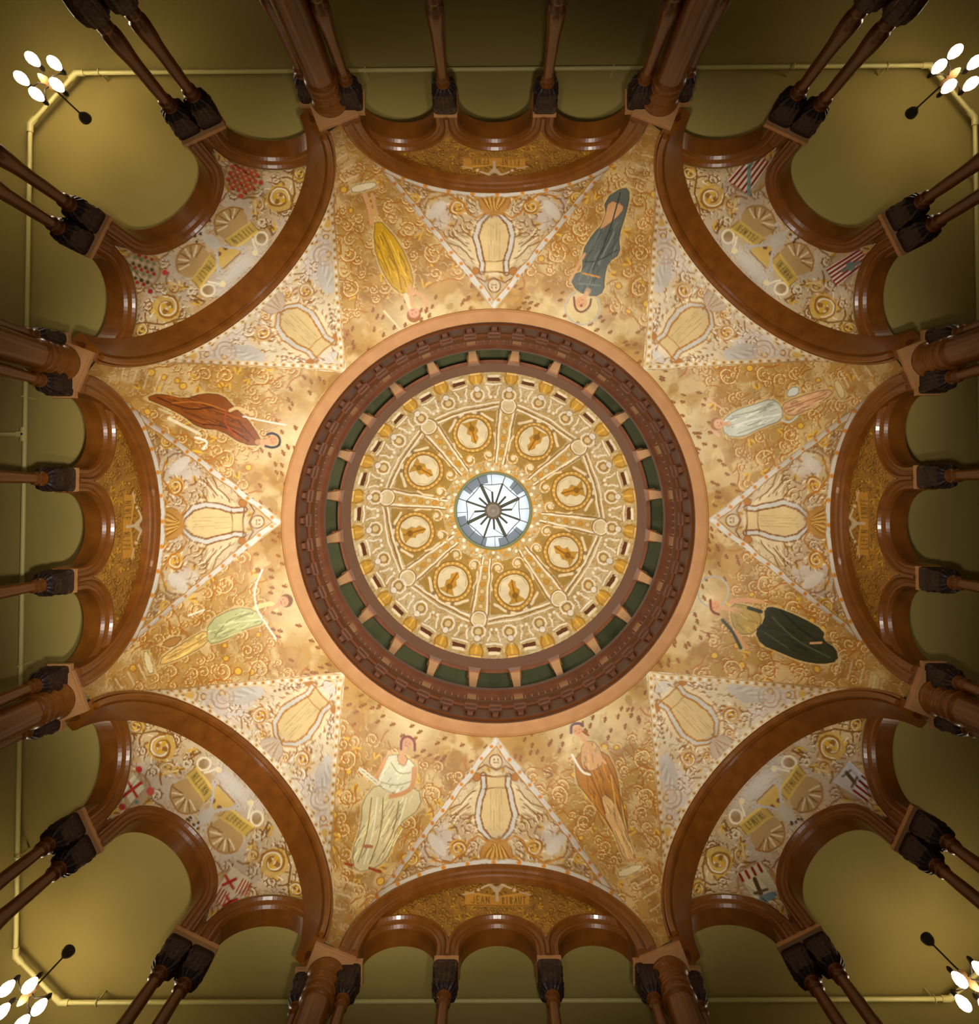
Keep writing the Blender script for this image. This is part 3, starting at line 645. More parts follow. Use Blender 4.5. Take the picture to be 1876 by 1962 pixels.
def shield(p,name):
    if name=='red_castles':
        c=np.array((465,340.))
        for i in range(-3,4):
            for j in range(-3,4):
                if abs(i)+abs(j)<5:
                    q=c+np.array((i*8+j*4,j*8-i*4)); p.disc(tuple(q),4.6,(176,62,30) if (i+j)%2==0 else (150,84,40))
                    if (i*j)%2: p.disc(tuple(q+3),2.2,(60,56,20))
        p.disc((462,376),5,(186,60,40)); p.disc((500,350),5,(176,62,40))
    elif name=='red_green_lions':
        c=np.array((271,517.))
        for i in range(-3,4):
            for j in range(-3,4):
                if abs(i)+abs(j)<5:
                    q=c+np.array((i*8+j*4,j*8-i*4)); p.disc(tuple(q),3.8,((158,44,24),(116,128,76),(196,176,140),(70,60,24))[(i*3+j*5)%4])
        p.disc((316,522),5.5,(186,56,48)); p.disc((288,558),5,(150,44,30))
    elif name=='blue_bend':
        q=[(1436,297),(1474,310),(1434,372),(1396,346)]
        q=[(1440,294),(1475,312),(1433,372),(1395,345)]; p.fill(q,(216,206,178))
        for k in range(5):
            f=(k+.5)/5; a=(q[3][0]*(1-f)+q[2][0]*f,q[3][1]*(1-f)+q[2][1]*f); b=(q[0][0]*(1-f)+q[1][0]*f,q[0][1]*(1-f)+q[1][1]*f); p.stroke([a,b],4.2,(134,18,14))
        p.stroke([(1436,298),(1435,372)],7,(110,138,130))
    elif name=='blue_boss':
        q=[(1583,515),(1645,477),(1664,501),(1604,548)]; p.fill(q,(222,214,196))
        for k in range(5):
            f=(k+.5)/5; a=(q[0][0]*(1-f)+q[3][0]*f,q[0][1]*(1-f)+q[3][1]*f); b=(q[1][0]*(1-f)+q[2][0]*f,q[1][1]*(1-f)+q[2][1]*f); p.stroke([a,b],4.2,(134,18,20))
        p.disc((1630,510),9,(100,118,108)); p.stroke([(1614,520),(1646,501)],5,(100,118,108))
    elif name=='crosses':
        q=[(218,1520),(250,1480),(296,1512),(262,1556)]; p.fill(q,(150,44,26),.0)
        for c,cc in(((253,1513),1),):
            p.fill([(235,1507),(258,1485),(277,1510),(250,1540)],(206,200,166)); p.stroke([(236,1526),(270,1500)],6,(168,36,22)); p.stroke([(245,1498),(262,1526)],6,(168,36,22))
        for c in((226,1517),(234,1546),(266,1474)): p.disc(c,6.5,(162,38,24))
        p.disc((288,1516),8,(186,80,64)); p.disc((262,1537),4,(96,130,126)); p.disc((236,1490),3.5,(70,66,40))
    elif name=='cross_and_stripes':
        p.fill([(405,1718),(446,1660),(482,1686),(438,1746)],(206,192,158))
        for c in((439,1690),(441,1729)): p.stroke([(c[0]-12,c[1]+6),(c[0]+13,c[1]-6)],6,(168,30,22)); p.stroke([(c[0]-7,c[1]-12),(c[0]+8,c[1]+12)],6,(168,30,22))
        for k in range(4):
            p.stroke([(452+k*6,1712-2+k*2),(466+k*5,1684+k*3)],2.6,(170,50,36)); p.stroke([(408+k*6,1728+k*3),(424+k*5,1702+k*3)],2.6,(170,50,36))
    elif name=='tower_and_stripes':
        q=[(1596,1498),(1627,1457),(1679,1508),(1658,1536)]; p.fill(q,(200,196,194))
        for k in range(4): p.stroke([(1652-k*5.5,1487+k*9),(1680-k*6,1510+k*8)],4.5,(126,16,18))
        p.stroke([(1622,1480),(1638,1500)],7,(84,66,30)); p.stroke([(1614,1488),(1630,1476)],4,(84,66,30)); p.stroke([(1632,1508),(1642,1490)],5,(84,66,30))
    elif name=='tower_over_sea':
        q=[(1412,1675),(1458,1652),(1490,1702),(1476,1718),(1450,1726)]; p.fill(q,(212,198,160))
        for k in range(4): p.stroke([(1417+k*12,1675-k*6),(1424+k*12,1688-k*6)],5.5,(134,18,16))
        p.stroke([(1446,1684),(1458,1712)],8,(70,52,20)); p.stroke([(1446,1712),(1470,1704)],6,(90,70,30)); p.disc((1471,1719),19,(104,132,140),1,ry=8,rot=-.4)
APSE_SHIELDS={225:('red_castles','red_green_lions'),315:('blue_bend','blue_boss'),135:('crosses','cross_and_stripes'),45:('tower_and_stripes','tower_over_sea')}
def paint_apse(deg,G3):
    P2=warp(axis_px(G3,deg)); rnd=random.Random(deg); p=Paint(P2,(194,170,130)); dark,lt=(126,80,22),(232,216,178)
    mottle(p,50,deg+1,.5,(186,168,150),.6); mottle(p,28,deg+2,.56,(176,130,56),.5)
    tracery(p,random.Random(5),(8,340,655,950),14,dark,lt,.65,1.9,True)
    for sx in(-1,1):
        p.disc((sx*110,790),46,(186,170,146),.8,soft=20); p.disc((sx*190,720),46,(206,176,110),.6,soft=20)
    brushmarks(p,rnd,300,(-330,330,650,950),[dark,lt,(210,170,70)],13,2,.4)
    arabesque(p,(100,330,665,930),34,random.Random(77),dark,lt,True,.95,3.8,leaf=(206,160,50))
    for sx in(-1,1):
        rosette(p,(sx*152,745),27,(150,98,26),(204,164,70),lt); rosette(p,(sx*116,764),14,(150,98,26),(196,164,110),lt)
        rosette(p,(sx*216,750),16,(140,90,26),(200,160,60),lt); p.stroke([(sx*130,724),(sx*152,714),(sx*180,728),(sx*196,752),(sx*216,770)],3.2,dark)
        # scallop shell above each scroll
        c=(sx*52,775)
        p.disc(c,34,(176,142,88),1,ry=30)
        for j in range(8):
            a=PI*.08+j*PI*.84/7; p.stroke([(c[0]+10*math.cos(a),c[1]+8*math.sin(a)),(c[0]+31*math.cos(a),c[1]+27*math.sin(a))],3.2,(222,200,160) if j%2 else (132,92,44))
        p.stroke(arc(c,35,.1,PI-.1,12,31),3,(150,100,30))
        # wheel and ribbons by the arch
        p.ring((sx*72,712),12,4,(236,220,180)); p.disc((sx*72,712),9,(158,124,76)); p.stroke([(sx*48,700),(sx*58,722)],4,(240,226,190)); p.stroke([(sx*92,700),(sx*98,726)],3,dark)
        # gilt scroll with brush lettering
        b0=756; ax=(.985,-.17*sx); c=(sx*50,742)
        q=[(c[0]-29*ax[0]+x,c[1]-29*ax[1]+y) for x,y in((-2,-12),)]+[(c[0]+29*ax[0],c[1]+29*ax[1]-12),(c[0]+29*ax[0]+3,c[1]+29*ax[1]+12),(c[0]-29*ax[0],c[1]-29*ax[1]+12)]
        p.fill(q,(190,156,70)); p.stroke([q[0],q[1]],4.5,(222,186,92)); p.stroke([q[3],q[2]],2.6,(206,172,84)); p.stroke([q[1],q[2]],2,(140,104,30)); p.stroke([q[0],q[3]],2,(140,104,30))
        e_=(-.17*sx*-1,.985)
        glyphs(p,c,(-ax[0],-ax[1]),(0.0,-1.0),6,7.2,14,(104,86,30),rnd)
        for j in range(3): p.stroke([(sx*(88+j*6),735+j*10),(sx*(100+j*7),752+j*12)],4,(150,104,30) if j%2 else (214,186,120))
        p.ring((sx*95,735),6,3,(210,200,170))
    p.fill([(-24,722),(24,722),(16,748),(0,758),(-16,748)],(206,168,78)); p.stroke([(-22,720),(22,720)],3,(140,90,24)); p.disc((-9,748),5,(120,70,24)); p.disc((9,748),5,(120,70,24))
    p.disc((0,700),60,(206,196,182),.85,soft=16,ry=14)
    for sx in(-1,1): p.stroke([(0,768),(sx*10,752),(sx*26,730),(sx*36,722)],5,(190,180,166)); p.stroke([(sx*26,730),(sx*30,716)],4,(190,180,166)); p.disc((sx*44,700),6,(232,212,160))
    p.disc((0,776),11,(192,182,162),1,ry=20); p.stroke([(0,790),(0,806)],4,(196,186,170)); 
    for j in range(12): p.disc((rnd.uniform(-26,26),rnd.uniform(792,812)),3,(196,188,176) if j%2 else (70,46,26))
    p.P=project(G3.reshape(-1,3))
    for sn in APSE_SHIELDS[deg]:
        c={'red_castles':(465,340),'red_green_lions':(271,517),'blue_bend':(1435,333),'blue_boss':(1625,512),'crosses':(252,1514),'cross_and_stripes':(443,1703),'tower_and_stripes':(1640,1497),'tower_over_sea':(1450,1690)}[sn]
        p.ring(c,36,5,(150,104,36),.7); p.disc(c,33,(176,150,112),.75,soft=5); shield(p,sn)
    return p.C
def paint_tymp(deg,P2):
    P2=warp(P2,1); rnd=random.Random(deg+5); p=Paint(P2,(150,104,38)); dark,lt=(100,60,16),(206,156,44)
    mottle(p,30,4,.52,(176,128,40),.6); tracery(p,random.Random(6),(4,300,665,840),12,dark,lt,.7,1.7,True)
    brushmarks(p,rnd,160,(-300,300,660,850),[dark,lt],12,2,.5)
    arabesque(p,(8,300,670,830),19,random.Random(9),dark,lt,True,.85,2.2,leaf=(206,158,34))
    p.fill([(-62,690),(-6,697),(6,697),(60,690),(60,716),(-62,716)],(196,140,48)); p.stroke([(-60,714),(60,714)],2,(140,90,24)); p.stroke([(-62,691),(-6,698)],2.6,(214,160,64)); p.stroke([(60,691),(6,698)],2.6,(214,160,64))
    
    if deg==90: word(p,(31,705),(-1,0),(0,-1),'JEAN',9.5,12,(96,74,22)); word(p,(-32,705),(-1,0),(0,-1),'RIBAUT',8,12,(96,74,22))
    else: glyphs(p,(-30,705),(-1,0),(0,-1),5,8,13,(110,84,26),rnd); glyphs(p,(30,705),(-1,0),(0,-1),5,8,13,(110,84,26),rnd)
    for sx in(-1,1):
        p.stroke([(0,690),(sx*10,680)],7,(206,184,146)); p.stroke([(sx*12,678),(sx*28,684)],3.4,(226,200,156)); p.disc((sx*34,687),3,(226,200,156)); p.stroke([(sx*44,691),(sx*64,696)],3.2,(206,176,130))
    p.stroke([(0,684),(0,704)],6,(206,184,146))
    return p.C
# ---- build painted surfaces
FIGLAB={247.5:('painted vault panel with a yellow robed woman standing on a pale plinth'),
 292.5:('painted vault panel with a woman in slate blue robe and a halo behind her head'),
 337.5:('painted vault panel with a figure in pale blue tunic and bare pink legs'),
 22.5:('painted vault panel with a woman in a near black skirt and golden bodice'),
 67.5:('painted vault panel with a bare legged figure in an orange robe on a cream plinth'),
 112.5:('painted vault panel with a dark haired woman in pale robes holding an open book'),
 157.5:('painted vault panel with a figure in sage tunic and peach skirt holding white serpent staff'),
 202.5:('painted vault panel with a black haired woman in a rust brown robe')}
for az,lab in FIGLAB.items():
    g=fig_grid(az,230,190); o=grid_obj('figure_panel',g,paint_fig(az,g),FRESCO)
    tag(o,lab,'mural','painted figure panels of the vault')
C_={}
for dg in range(0,360,45):
    card=dg%90==0; g=web_grid(dg,331,120 if card else 150); P2=axis_px(g,dg)
    if card not in C_: C_[card]=paint_web(dg,P2)
    o=grid_obj('lyre_panel',g,C_[card],FRESCO)
    tag(o,('ochre vault panel with painted lyre and mask above the %s row of three arches'%SIDES[dg]) if card else ('cream vault panel with painted lyre and doves beside the %s corner arch'%CORN[dg]),'mural','painted lyre panels of the vault')
SHLAB={225:'red castle chequer and red lion shields',315:'two red and white striped shields with blue marks',135:'two red cross shields',45:'striped shields with dark towers'}
for dg in CORN:
    g=apse_grid(dg,420,90); o=grid_obj('corner_niche_panel',g,paint_apse(dg,g),FRESCO)
    tag(o,'painted corner niche with '+SHLAB[dg]+' and gilt scrolls','mural','painted corner niches')
# tympana over the cardinal arcades
SP=.236; CR_,CH=.0885,1.684
for dg in SIDES:
    nu,nh=300,150; uu=np.linspace(-.345,.345,nu); hh=np.linspace(1.60,1.99,nh); Ug,Hg=np.meshgrid(uu,hh,indexing='ij')
    e,t=frame(dg); D=1.003
    g=np.stack([D*e[0]+Ug*t[0],D*e[1]+Ug*t[1],Hg],-1)
    cu=(uu[:-1]+uu[1:])/2; ch=(hh[:-1]+hh[1:])/2; Uc,Hc=np.meshgrid(cu,ch,indexing='ij')
    keep=(Uc**2+np.maximum(Hc-HS,0)**2)<(.345)**2
    for c in(-SP,0,SP): keep&=~((((Uc-c)**2+np.maximum(Hc-CH,0)**2)<(CR_+.012)**2))
    keep&=(Hc>1.645)
    o=grid_obj('arch_tympanum',g,paint_tymp(dg,axis_px(g,dg)),FRESCO,mask=keep)
    tag(o,'dark gold painted tympanum with lettered scroll over the %s row of three arches'%SIDES[dg],'mural','painted tympana')

# ------------------------------------------------------------------ arches
def arch_sweep(R,hc,h0,prof,n=36):
    m=MB(); path=[]
    if hc-h0>1e-4: path.append((0,h0-hc,1))
    for i in range(n+1): path.append((PI*i/n,0,0))
    if hc-h0>1e-4: path.append((PI,h0-hc,1))
    k=len(prof); vs=[]
    for (a,dz,_) in path:
        for (ro,de) in prof: vs.append((de,(R+ro)*math.cos(a),hc+(R+ro)*math.sin(a)+dz))
    fs=[]
    for j in range(len(path)-1):
        for i in range(k):
            i2=(i+1)%k; fs.append((j*k+i,j*k+i2,(j+1)*k+i2,(j+1)*k+i))
    m.add(vs,fs,False); L=(len(path)-1)*k
    m.add([vs[i] for i in range(k)],[tuple(range(k-1,-1,-1))]); m.add([vs[L+i] for i in range(k)],[tuple(range(k))])
    return m
def rounded(prof): return prof
SMALLP=[(0,.048),(0,.004),(.002,0),(.004,-.004),(.009,-.006),(.013,-.004),(.014,-.001),(.017,-.002),(.022,-.006),(.026,-.013),(.030,-.014),(.033,-.010),(.033,.048)]
def put(m,name,mt,x,y,rz,parent=None):
    o=m.build(name,mt,parent); o.location=W(x,y,0); o.rotation_euler=(0,0,rz); return o
me_card=arch_sweep(CR_,CH,HS,SMALLP); proto=None
OR3=('left','middle','right'); ORV=('upper','middle','lower')
def orient(dg,idx):  # idx -1,0,1 along +u
    x,y,_=loc2w(dg,idx,0,0)
    return (OR3[int(round(x))+1] if dg in(90,270) else ORV[int(round(y))+1])
for dg,nm in SIDES.items():
    for i in(-1,0,1):
        if proto is None: proto=me_card.build('small_arch',WOOD); o=proto
        else: o=proto.copy(); COL.objects.link(o)
        x,y,_=loc2w(dg,i*SP,1.0,0); o.location=W(x,y,0); o.rotation_euler=(0,0,math.radians(dg))
        tag(o,'%s small mahogany arch of the three at the %s of the photo'%(orient(dg,i),nm),'arch','small arches of the arcades')
s0,s1,dv,L_,nr_=apse_curves(0)
ma=arch_sweep(MA_R,MA_H,HS,SMALLP); sa=arch_sweep(SA_R,SA_H,HS,SMALLP); pm=ps=None
SCEN={}
for dg,nm in CORN.items():
    o=ma.build('corner_arch',WOOD) if pm is None else pm.copy()
    if pm is not None: COL.objects.link(o)
    pm=pm or o
    x,y,_=loc2w(dg,0,s1[1]-.012,0); o.location=W(x,y,0); o.rotation_euler=(0,0,math.radians(dg))
    tag(o,'wide middle mahogany arch of the %s corner niche, facing the lit ceiling'%nm,'arch','wide corner arches')
    for sg in(1,-1):
        c=s0+dv*(L_*.5-.004)+nr_*.012
        x,y,_=loc2w(dg,sg*c[0],c[1],0)
        nx,ny=-nr_[0]*sg,-nr_[1]; wx,wy,_=loc2w(dg,nx,ny,0)
        o=sa.build('side_arch',WOOD) if ps is None else ps.copy()
        if ps is not None: COL.objects.link(o)
        ps=ps or o
        o.location=W(x,y,0); o.rotation_euler=(0,0,math.atan2(wy,wx))
        where=('upper' if abs(y)>abs(x) and y<0 else 'lower' if abs(y)>abs(x) else 'outer left' if x<0 else 'outer right')
        tag(o,'%s side arch of the %s corner niche, mahogany, next to a clustered column'%(where,nm),'arch','side arches of the corner niches')
BIGC=[(0,.022),(0,.004),(.003,0),(.008,-.003),(.014,-.002),(.016,.002),(.020,.003),(.026,-.004),(.034,-.010),(.040,-.010),(.045,-.006),(.045,.022)]
BIGD=[(.004,.080),(.004,.076),(0,.074),(0,.009),(.008,.009),(.008,.003),(.002,.002),(.001,-.004),(.006,-.009),(.012,-.009),(.014,-.004),(.014,.004),(.018,.004),(.018,-.005),(.023,-.007),(.026,-.003),(.026,.080)]
bc=arch_sweep(CA_I,HS,HS,BIGC,64); bd=arch_sweep(DA_I,HS,HS,BIGD,64)
b1=b2=None
for dg,nm in SIDES.items():
    o=bc.build('big_arch',WOOD) if b1 is None else b1.copy()
    if b1 is not None: COL.objects.link(o)
    b1=b1 or o
    x,y,_=loc2w(dg,0,CA_D,0); o.location=W(x,y,0); o.rotation_euler=(0,0,math.radians(dg))
    tag(o,'great dark mahogany arch moulding spanning all three %s arches'%nm,'arch','great arches of the rotunda')
for dg,nm in CORN.items():
    o=bd.build('big_arch',WOOD) if b2 is None else b2.copy()
    if b2 is not None: COL.objects.link(o)
    b2=b2 or o
    x,y,_=loc2w(dg,0,DA_D,0); o.location=W(x,y,0); o.rotation_euler=(0,0,math.radians(dg))
    tag(o,'great arch with broad polished orange underside at the %s corner'%nm,'arch','great arches of the rotunda')
# backs of the arcade walls up to the ceiling
def back_wall(name,cx,cy,rz,half,arches,th=.004,top=H_CEIL):
    uu=np.linspace(-half,half,121); hh=np.linspace(HS,top,60)
    Ug,Hg=np.meshgrid(uu,hh,indexing='ij'); cu=(uu[:-1]+uu[1:])/2; ch=(hh[:-1]+hh[1:])/2; Uc,Hc=np.meshgrid(cu,ch,indexing='ij')
    keep=np.ones(Uc.shape,bool)
    for c,R,hc in arches: keep&=~(((Uc-c)**2+np.maximum(Hc-hc,0)**2)<(R+.012)**2)
    cs,sn=math.cos(rz),math.sin(rz)
    g=np.stack([cx-Ug*sn,cy+Ug*cs,Hg],-1)
    o=grid_obj(name,g,np.tile(s2l((176,158,86)),(Ug.size,1)),PLAST,mask=keep); struct(o); return o
k=1
for dg in SIDES:
    x,y,_=loc2w(dg,0,1.044,0); back_wall('wall_arcade_'+SIDES[dg],x,y,math.radians(dg),.43,[(c,CR_,CH) for c in(-SP,0,SP)])
for dg,nm in CORN.items():
    nn=nm.replace('-','_')
    x,y,_=loc2w(dg,0,s1[1]+.030,0); back_wall('wall_corner_'+nn,x,y,math.radians(dg),.20,[(0,MA_R,MA_H)])
    for sg in(1,-1):
        c=s0+dv*(L_*.5-.004)-nr_*.030; x,y,_=loc2w(dg,sg*c[0],c[1],0); wx,wy,_=loc2w(dg,-nr_[0]*sg,-nr_[1],0)
        back_wall('wall_corner_side_'+nn,x,y,math.atan2(wy,wx),.175,[(0,SA_R,SA_H)])

# ------------------------------------------------------------------ columns
HB=.86   # gallery floor level
def carved_vase(m,c):
    m.lathe([(.013,1.125),(.016,1.14),(.025,1.17),(.030,1.21),(.0315,1.235),(.028,1.255),(.0185,1.268),(.0135,1.275)],40,c,flute=.07,nf=14)
def small_shaft(m,c,r=.0113,htop=1.553):
    pr=[(.028,HB),(.028,HB+.03),(.024,HB+.04),(.026,HB+.06),(.016,HB+.09),(.013,HB+.12)]
    pr+=[(.014,1.10),(.017,1.115),(.012,1.125),(.015,1.14),(.024,1.17),(.029,1.21),(.030,1.235),(.026,1.255),(.016,1.268),(.012,1.276),(.016,1.284),(.016,1.290),(.012,1.296),
         (.0185,1.306),(.0190,1.325),(.0178,1.35),(.0150,1.38),(.0138,1.41),(r*1.12,1.47),(r,htop-.03),(r*1.0,htop-.026)]
    pr+=[(r*1.35,htop-.022),(r*1.35,htop-.017),(r*1.02,htop-.013),(r*1.02,htop-.006),(r*1.5,htop-.003),(r*1.5,htop+.003),(r*.9,htop+.006)]
    m.lathe(pr,20,c)
def carved_cap(m,c,h0=1.555,h1=1.638,half=.0265,rz=0):
    """carved block flaring to a square with leaf relief"""
    lv=[(0,.55),(.07,.78),(.16,.98),(.30,1.05),(.36,.93),(.5,1.0),(.62,1.08),(.68,.96),(.85,1.02),(1,1.04)]
    n=32; vs=[];fs=[]
    for f,s in lv:
        z=h0+(h1-h0)*f; pw=2+6*f
        for i in range(n):
            a=2*PI*i/n; ca,sa_=math.cos(a),math.sin(a); r=1/((abs(ca)**pw+abs(sa_)**pw)**(1/pw)); r*=half*s*(1+.05*math.cos(16*a)*(1-f))
            X,Y=r*ca,r*sa_; vs.append((c[0]+X*math.cos(rz)-Y*math.sin(rz),c[1]+X*math.sin(rz)+Y*math.cos(rz),z))
    for j in range(len(lv)-1):
        for i in range(n): k=(i+1)%n; fs.append((j*n+i,j*n+k,(j+1)*n+k,(j+1)*n+i))
    m.add(vs,fs,False); m.add(vs[:n],[tuple(range(n-1,-1,-1))]); m.add(vs[-n:],[tuple(range(n))])
    for sx in(-1,1):
        for sy in(-1,1):
            X,Y=sx*half*.86,sy*half*.86; x=c[0]+X*math.cos(rz)-Y*math.sin(rz); y=c[1]+X*math.sin(rz)+Y*math.cos(rz)
            m.lathe([(.002,h0+.045),(.0055,h0+.052),(.0065,h0+.060),(.004,h0+.068),(.0055,h0+.076),(.003,h1)],8,(x,y))
def slab(m,c,hx,hy,h0,h1,rz=0):
    m.box((c[0],c[1],(h0+h1)/2),(2*hx,2*hy,h1-h0),rz)
def single_column():
    r=empty('arcade_column',(0,0,Z0)); 
    m=MB(); small_shaft(m,(0,0)); kid(m.build('shaft',WOOD,r))
    m=MB(); carved_vase(m,(0,0)); kid(m.build('carved_vase',DARKW,r))
    m=MB(); carved_cap(m,(0,0)); kid(m.build('capital',DARKW,r))
    m=MB(); slab(m,(0,0),.028,.028,1.638,1.650); kid(m.build('abacus',WOODL,r))
    return r
p1=None
for dg,nm in SIDES.items():
    for sg in(-1,1):
        if p1 is None: o=p1=single_column()
        else: o=copy_tree(p1)
        x,y,_=loc2w(dg,sg*.119,1.020,0); o.location=(U*x,U*y,Z0); o.rotation_euler=(0,0,math.radians(dg))
        w=(('left' if x<0 else 'right') if dg in(90,270) else ('upper' if y<0 else 'lower'))
        tag(o,'%s of the two slender single columns in the %s arcade'%(w,nm),'column','single arcade columns')
def clustered():
    """+X outward; the pier with its big shaft and two engaged colonnettes (cardinal side at u<0)"""
    r=empty('clustered_column',(0,0,Z0))
    m=MB(); q=.0345
    m.lathe([(.052,HB),(.052,HB+.05),(.046,HB+.06),(.05,HB+.08),(.04,HB+.11),(q+.002,HB+.14),(q+.002,1.2),(q,1.40),(q-.0015,1.535)],40); kid(m.build('shaft',WOOD,r))
    m=MB(); m.lathe([(q-.002,1.530),(q+.004,1.535),(q+.0055,1.541),(q+.003,1.547),(q-.001,1.550),(q-.001,1.560),(q+.003,1.563),(q+.004,1.568),(q+.001,1.573),(q-.002,1.577),(q-.001,1.588),(q+.004,1.592),(q+.002,1.596),(q-.001,1.600),(q,1.606),(q+.006,1.612),(q+.010,1.619),(q+.010,1.625),(q+.005,1.630),(q+.006,1.634)],40); kid(m.build('capital_rings',WOOD,r))
    m=MB(); slab(m,(.0,0),.0485,.0485,1.634,1.640); slab(m,(0,0),.0505,.0505,1.640,1.652); kid(m.build('abacus',WOODL,r))
    return r
def engaged(u_dir,parent):
    pass
pc={}
for dg in SIDES:
    for sg in(-1,1):
        az=dg+sg*COLA; a=math.radians(az); R=1.0965
        if sg not in pc:
            o=clustered()
            # engaged colonnettes: positions given in the cardinal frame, brought into the pier frame
            for (u,d,rz0) in((.341,1.026,0.0),(.441,1.044,0.0)):
                dx,dy=d-R*math.cos(math.radians(COLA)),sg*u-sg*R*math.sin(math.radians(COLA))
                th=-sg*math.radians(COLA); X=dx*math.cos(th)-dy*math.sin(th); Y=dx*math.sin(th)+dy*math.cos(th)
                e=MB(); small_shaft(e,(X,Y)); eo=kid(e.build('engaged_colonnette',WOOD,o))
                e=MB(); carved_vase(e,(X,Y)); kid(e.build('carved_vase',DARKW,eo))
                e=MB(); carved_cap(e,(X,Y),rz=th,half=.0235); kid(e.build('carved_capital',DARKW,eo))
                e=MB(); slab(e,(X,Y),.028,.028,1.638,1.650,th); kid(e.build('small_abacus',WOODL,eo))
            pc[sg]=o
        else: o=copy_tree(pc[sg])
        x,y=R*math.cos(a),R*math.sin(a); o.location=(U*x,U*y,Z0); o.rotation_euler=(0,0,a)
        vy='top' if y<0 else 'bottom'; vx='left' if x<0 else 'right'
        if dg in(90,270): lab='thick clustered column left' if x<0 else 'thick clustered column right'; lab+=' of the three %s arches, with two slim colonnettes'%SIDES[dg]
        else: lab='thick clustered column %s the three %s arches, with two slim colonnettes'%('above' if y<0 else 'below',SIDES[dg])
        tag(o,lab,'column','clustered columns of the rotunda')
def paired():
    """+X along the direction out of the rotunda"""
    r=empty('paired_column',(0,0,Z0))
    for s in(-1,1):
        m=MB(); small_shaft(m,(.012,s*.029),.0122); so=kid(m.build('shaft',WOOD,r))
        m=MB(); carved_vase(m,(.012,s*.029)); kid(m.build('carved_vase',DARKW,r))
        m=MB(); carved_cap(m,(.010,s*.0285),half=.0268); kid(m.build('capital',DARKW,r))
    m=MB(); slab(m,(.004,0),.032,.056,1.638,1.650); slab(m,(.010,0),.026,.050,1.650,1.668); kid(m.build('abacus',WOODL,r))
    m=MB(); m.prism([(-.016,-.040),(-.016,.040),(.034,.052),(.034,-.052)],1.668,1.716); slab(m,(-.018,0),.006,.024,1.712,1.722); kid(m.build('impost_block',WOOD,r))
    return r
pp=None
for dg in SIDES:
    for sg in(-1,1):
        u,d=sg*PAIR[0],PAIR[1]; x,y,_=loc2w(dg,u,d,0)
        o=paired() if pp is None else copy_tree(pp)
        pp=pp or o
        rz=math.radians(dg+sg*26.0)
        o.location=(U*x,U*y,Z0); o.rotation_euler=(0,0,rz)
        cn=[n for c,n in CORN.items() if (math.cos(math.radians(c))*x>0 and math.sin(math.radians(c))*y>0)][0]
        tag(o,'pair of slender columns on the %s side of the %s corner arch'%({270:'top',90:'bottom',180:'left',0:'right'}[dg],cn),'column','paired columns at the corners')

# ------------------------------------------------------------------ drum ring and balustrade
dr=empty('drum_balustrade',W(0,0,RING_H)); tag(dr,'round mahogany balustrade ring with knobs and tan posts below the gold dome','balustrade')
def ringpart(name,prof,mt,n=160,parent=dr):
    m=MB(); m.lathe([(r,h-RING_H) for r,h in prof],n,closed=True,smooth=False); return m.build(name,mt,parent)
ringpart('fascia',[(.704,2.282),(.698,2.272),(.690,2.270),(.664,2.272),(.657,2.276),(.657,2.281),(.704,2.290)],WOODL)
ringpart('frieze',[(.668,2.283),(.662,2.300),(.662,2.320),(.657,2.326),(.658,2.345),(.660,2.36),(.657,2.440),(.70,2.440),(.70,2.283)],RINGW)
ringpart('moulding',[(.662,2.438),(.650,2.446),(.646,2.462),(.650,2.478),(.647,2.492),(.654,2.502),(.70,2.502),(.70,2.438)],RINGW)
ringpart('base_rail',[(.656,2.502),(.656,2.535),(.69,2.535),(.69,2.502)],RINGW)
ringpart('hand_rail',[(.660,2.628),(.648,2.636),(.648,2.660),(.655,2.676),(.656,2.700),(.664,2.715),(.690,2.715),(.690,2.628)],RINGW)
for k in range(48):
    a=math.radians(7.5*k); m=MB(); c=(.652*math.cos(a),.652*math.sin(a))
    m.box((c[0],c[1],2.405-RING_H),(.016,.036,.026),a,top=(1,1)); m.box((.656*math.cos(a),.656*math.sin(a),2.378-RING_H),(.012,.018,.040),a,top=(1,2.0))
    m.box((.648*math.cos(a),.648*math.sin(a),2.424-RING_H),(.018,.044,.010),a)
    m.build('knob',RINGW,dr)
for k in range(24):
    a=math.radians(7.5+15*k); m=MB(); m.box((.672*math.cos(a),.672*math.sin(a),2.582-RING_H),(.014,.034,.094),a); m.build('newel',TANW,dr)
m=MB()
for k in range(24):
    for j in range(1,7):
        a=math.radians(7.5+15*k+15*j/7); m.lathe([(.003,2.535-RING_H),(.0045,2.56-RING_H),(.0028,2.575-RING_H),(.0045,2.60-RING_H),(.003,2.628-RING_H)],6,(.674*math.cos(a),.674*math.sin(a)))
o=m.build('baluster',TANW,dr); o['kind']='stuff'
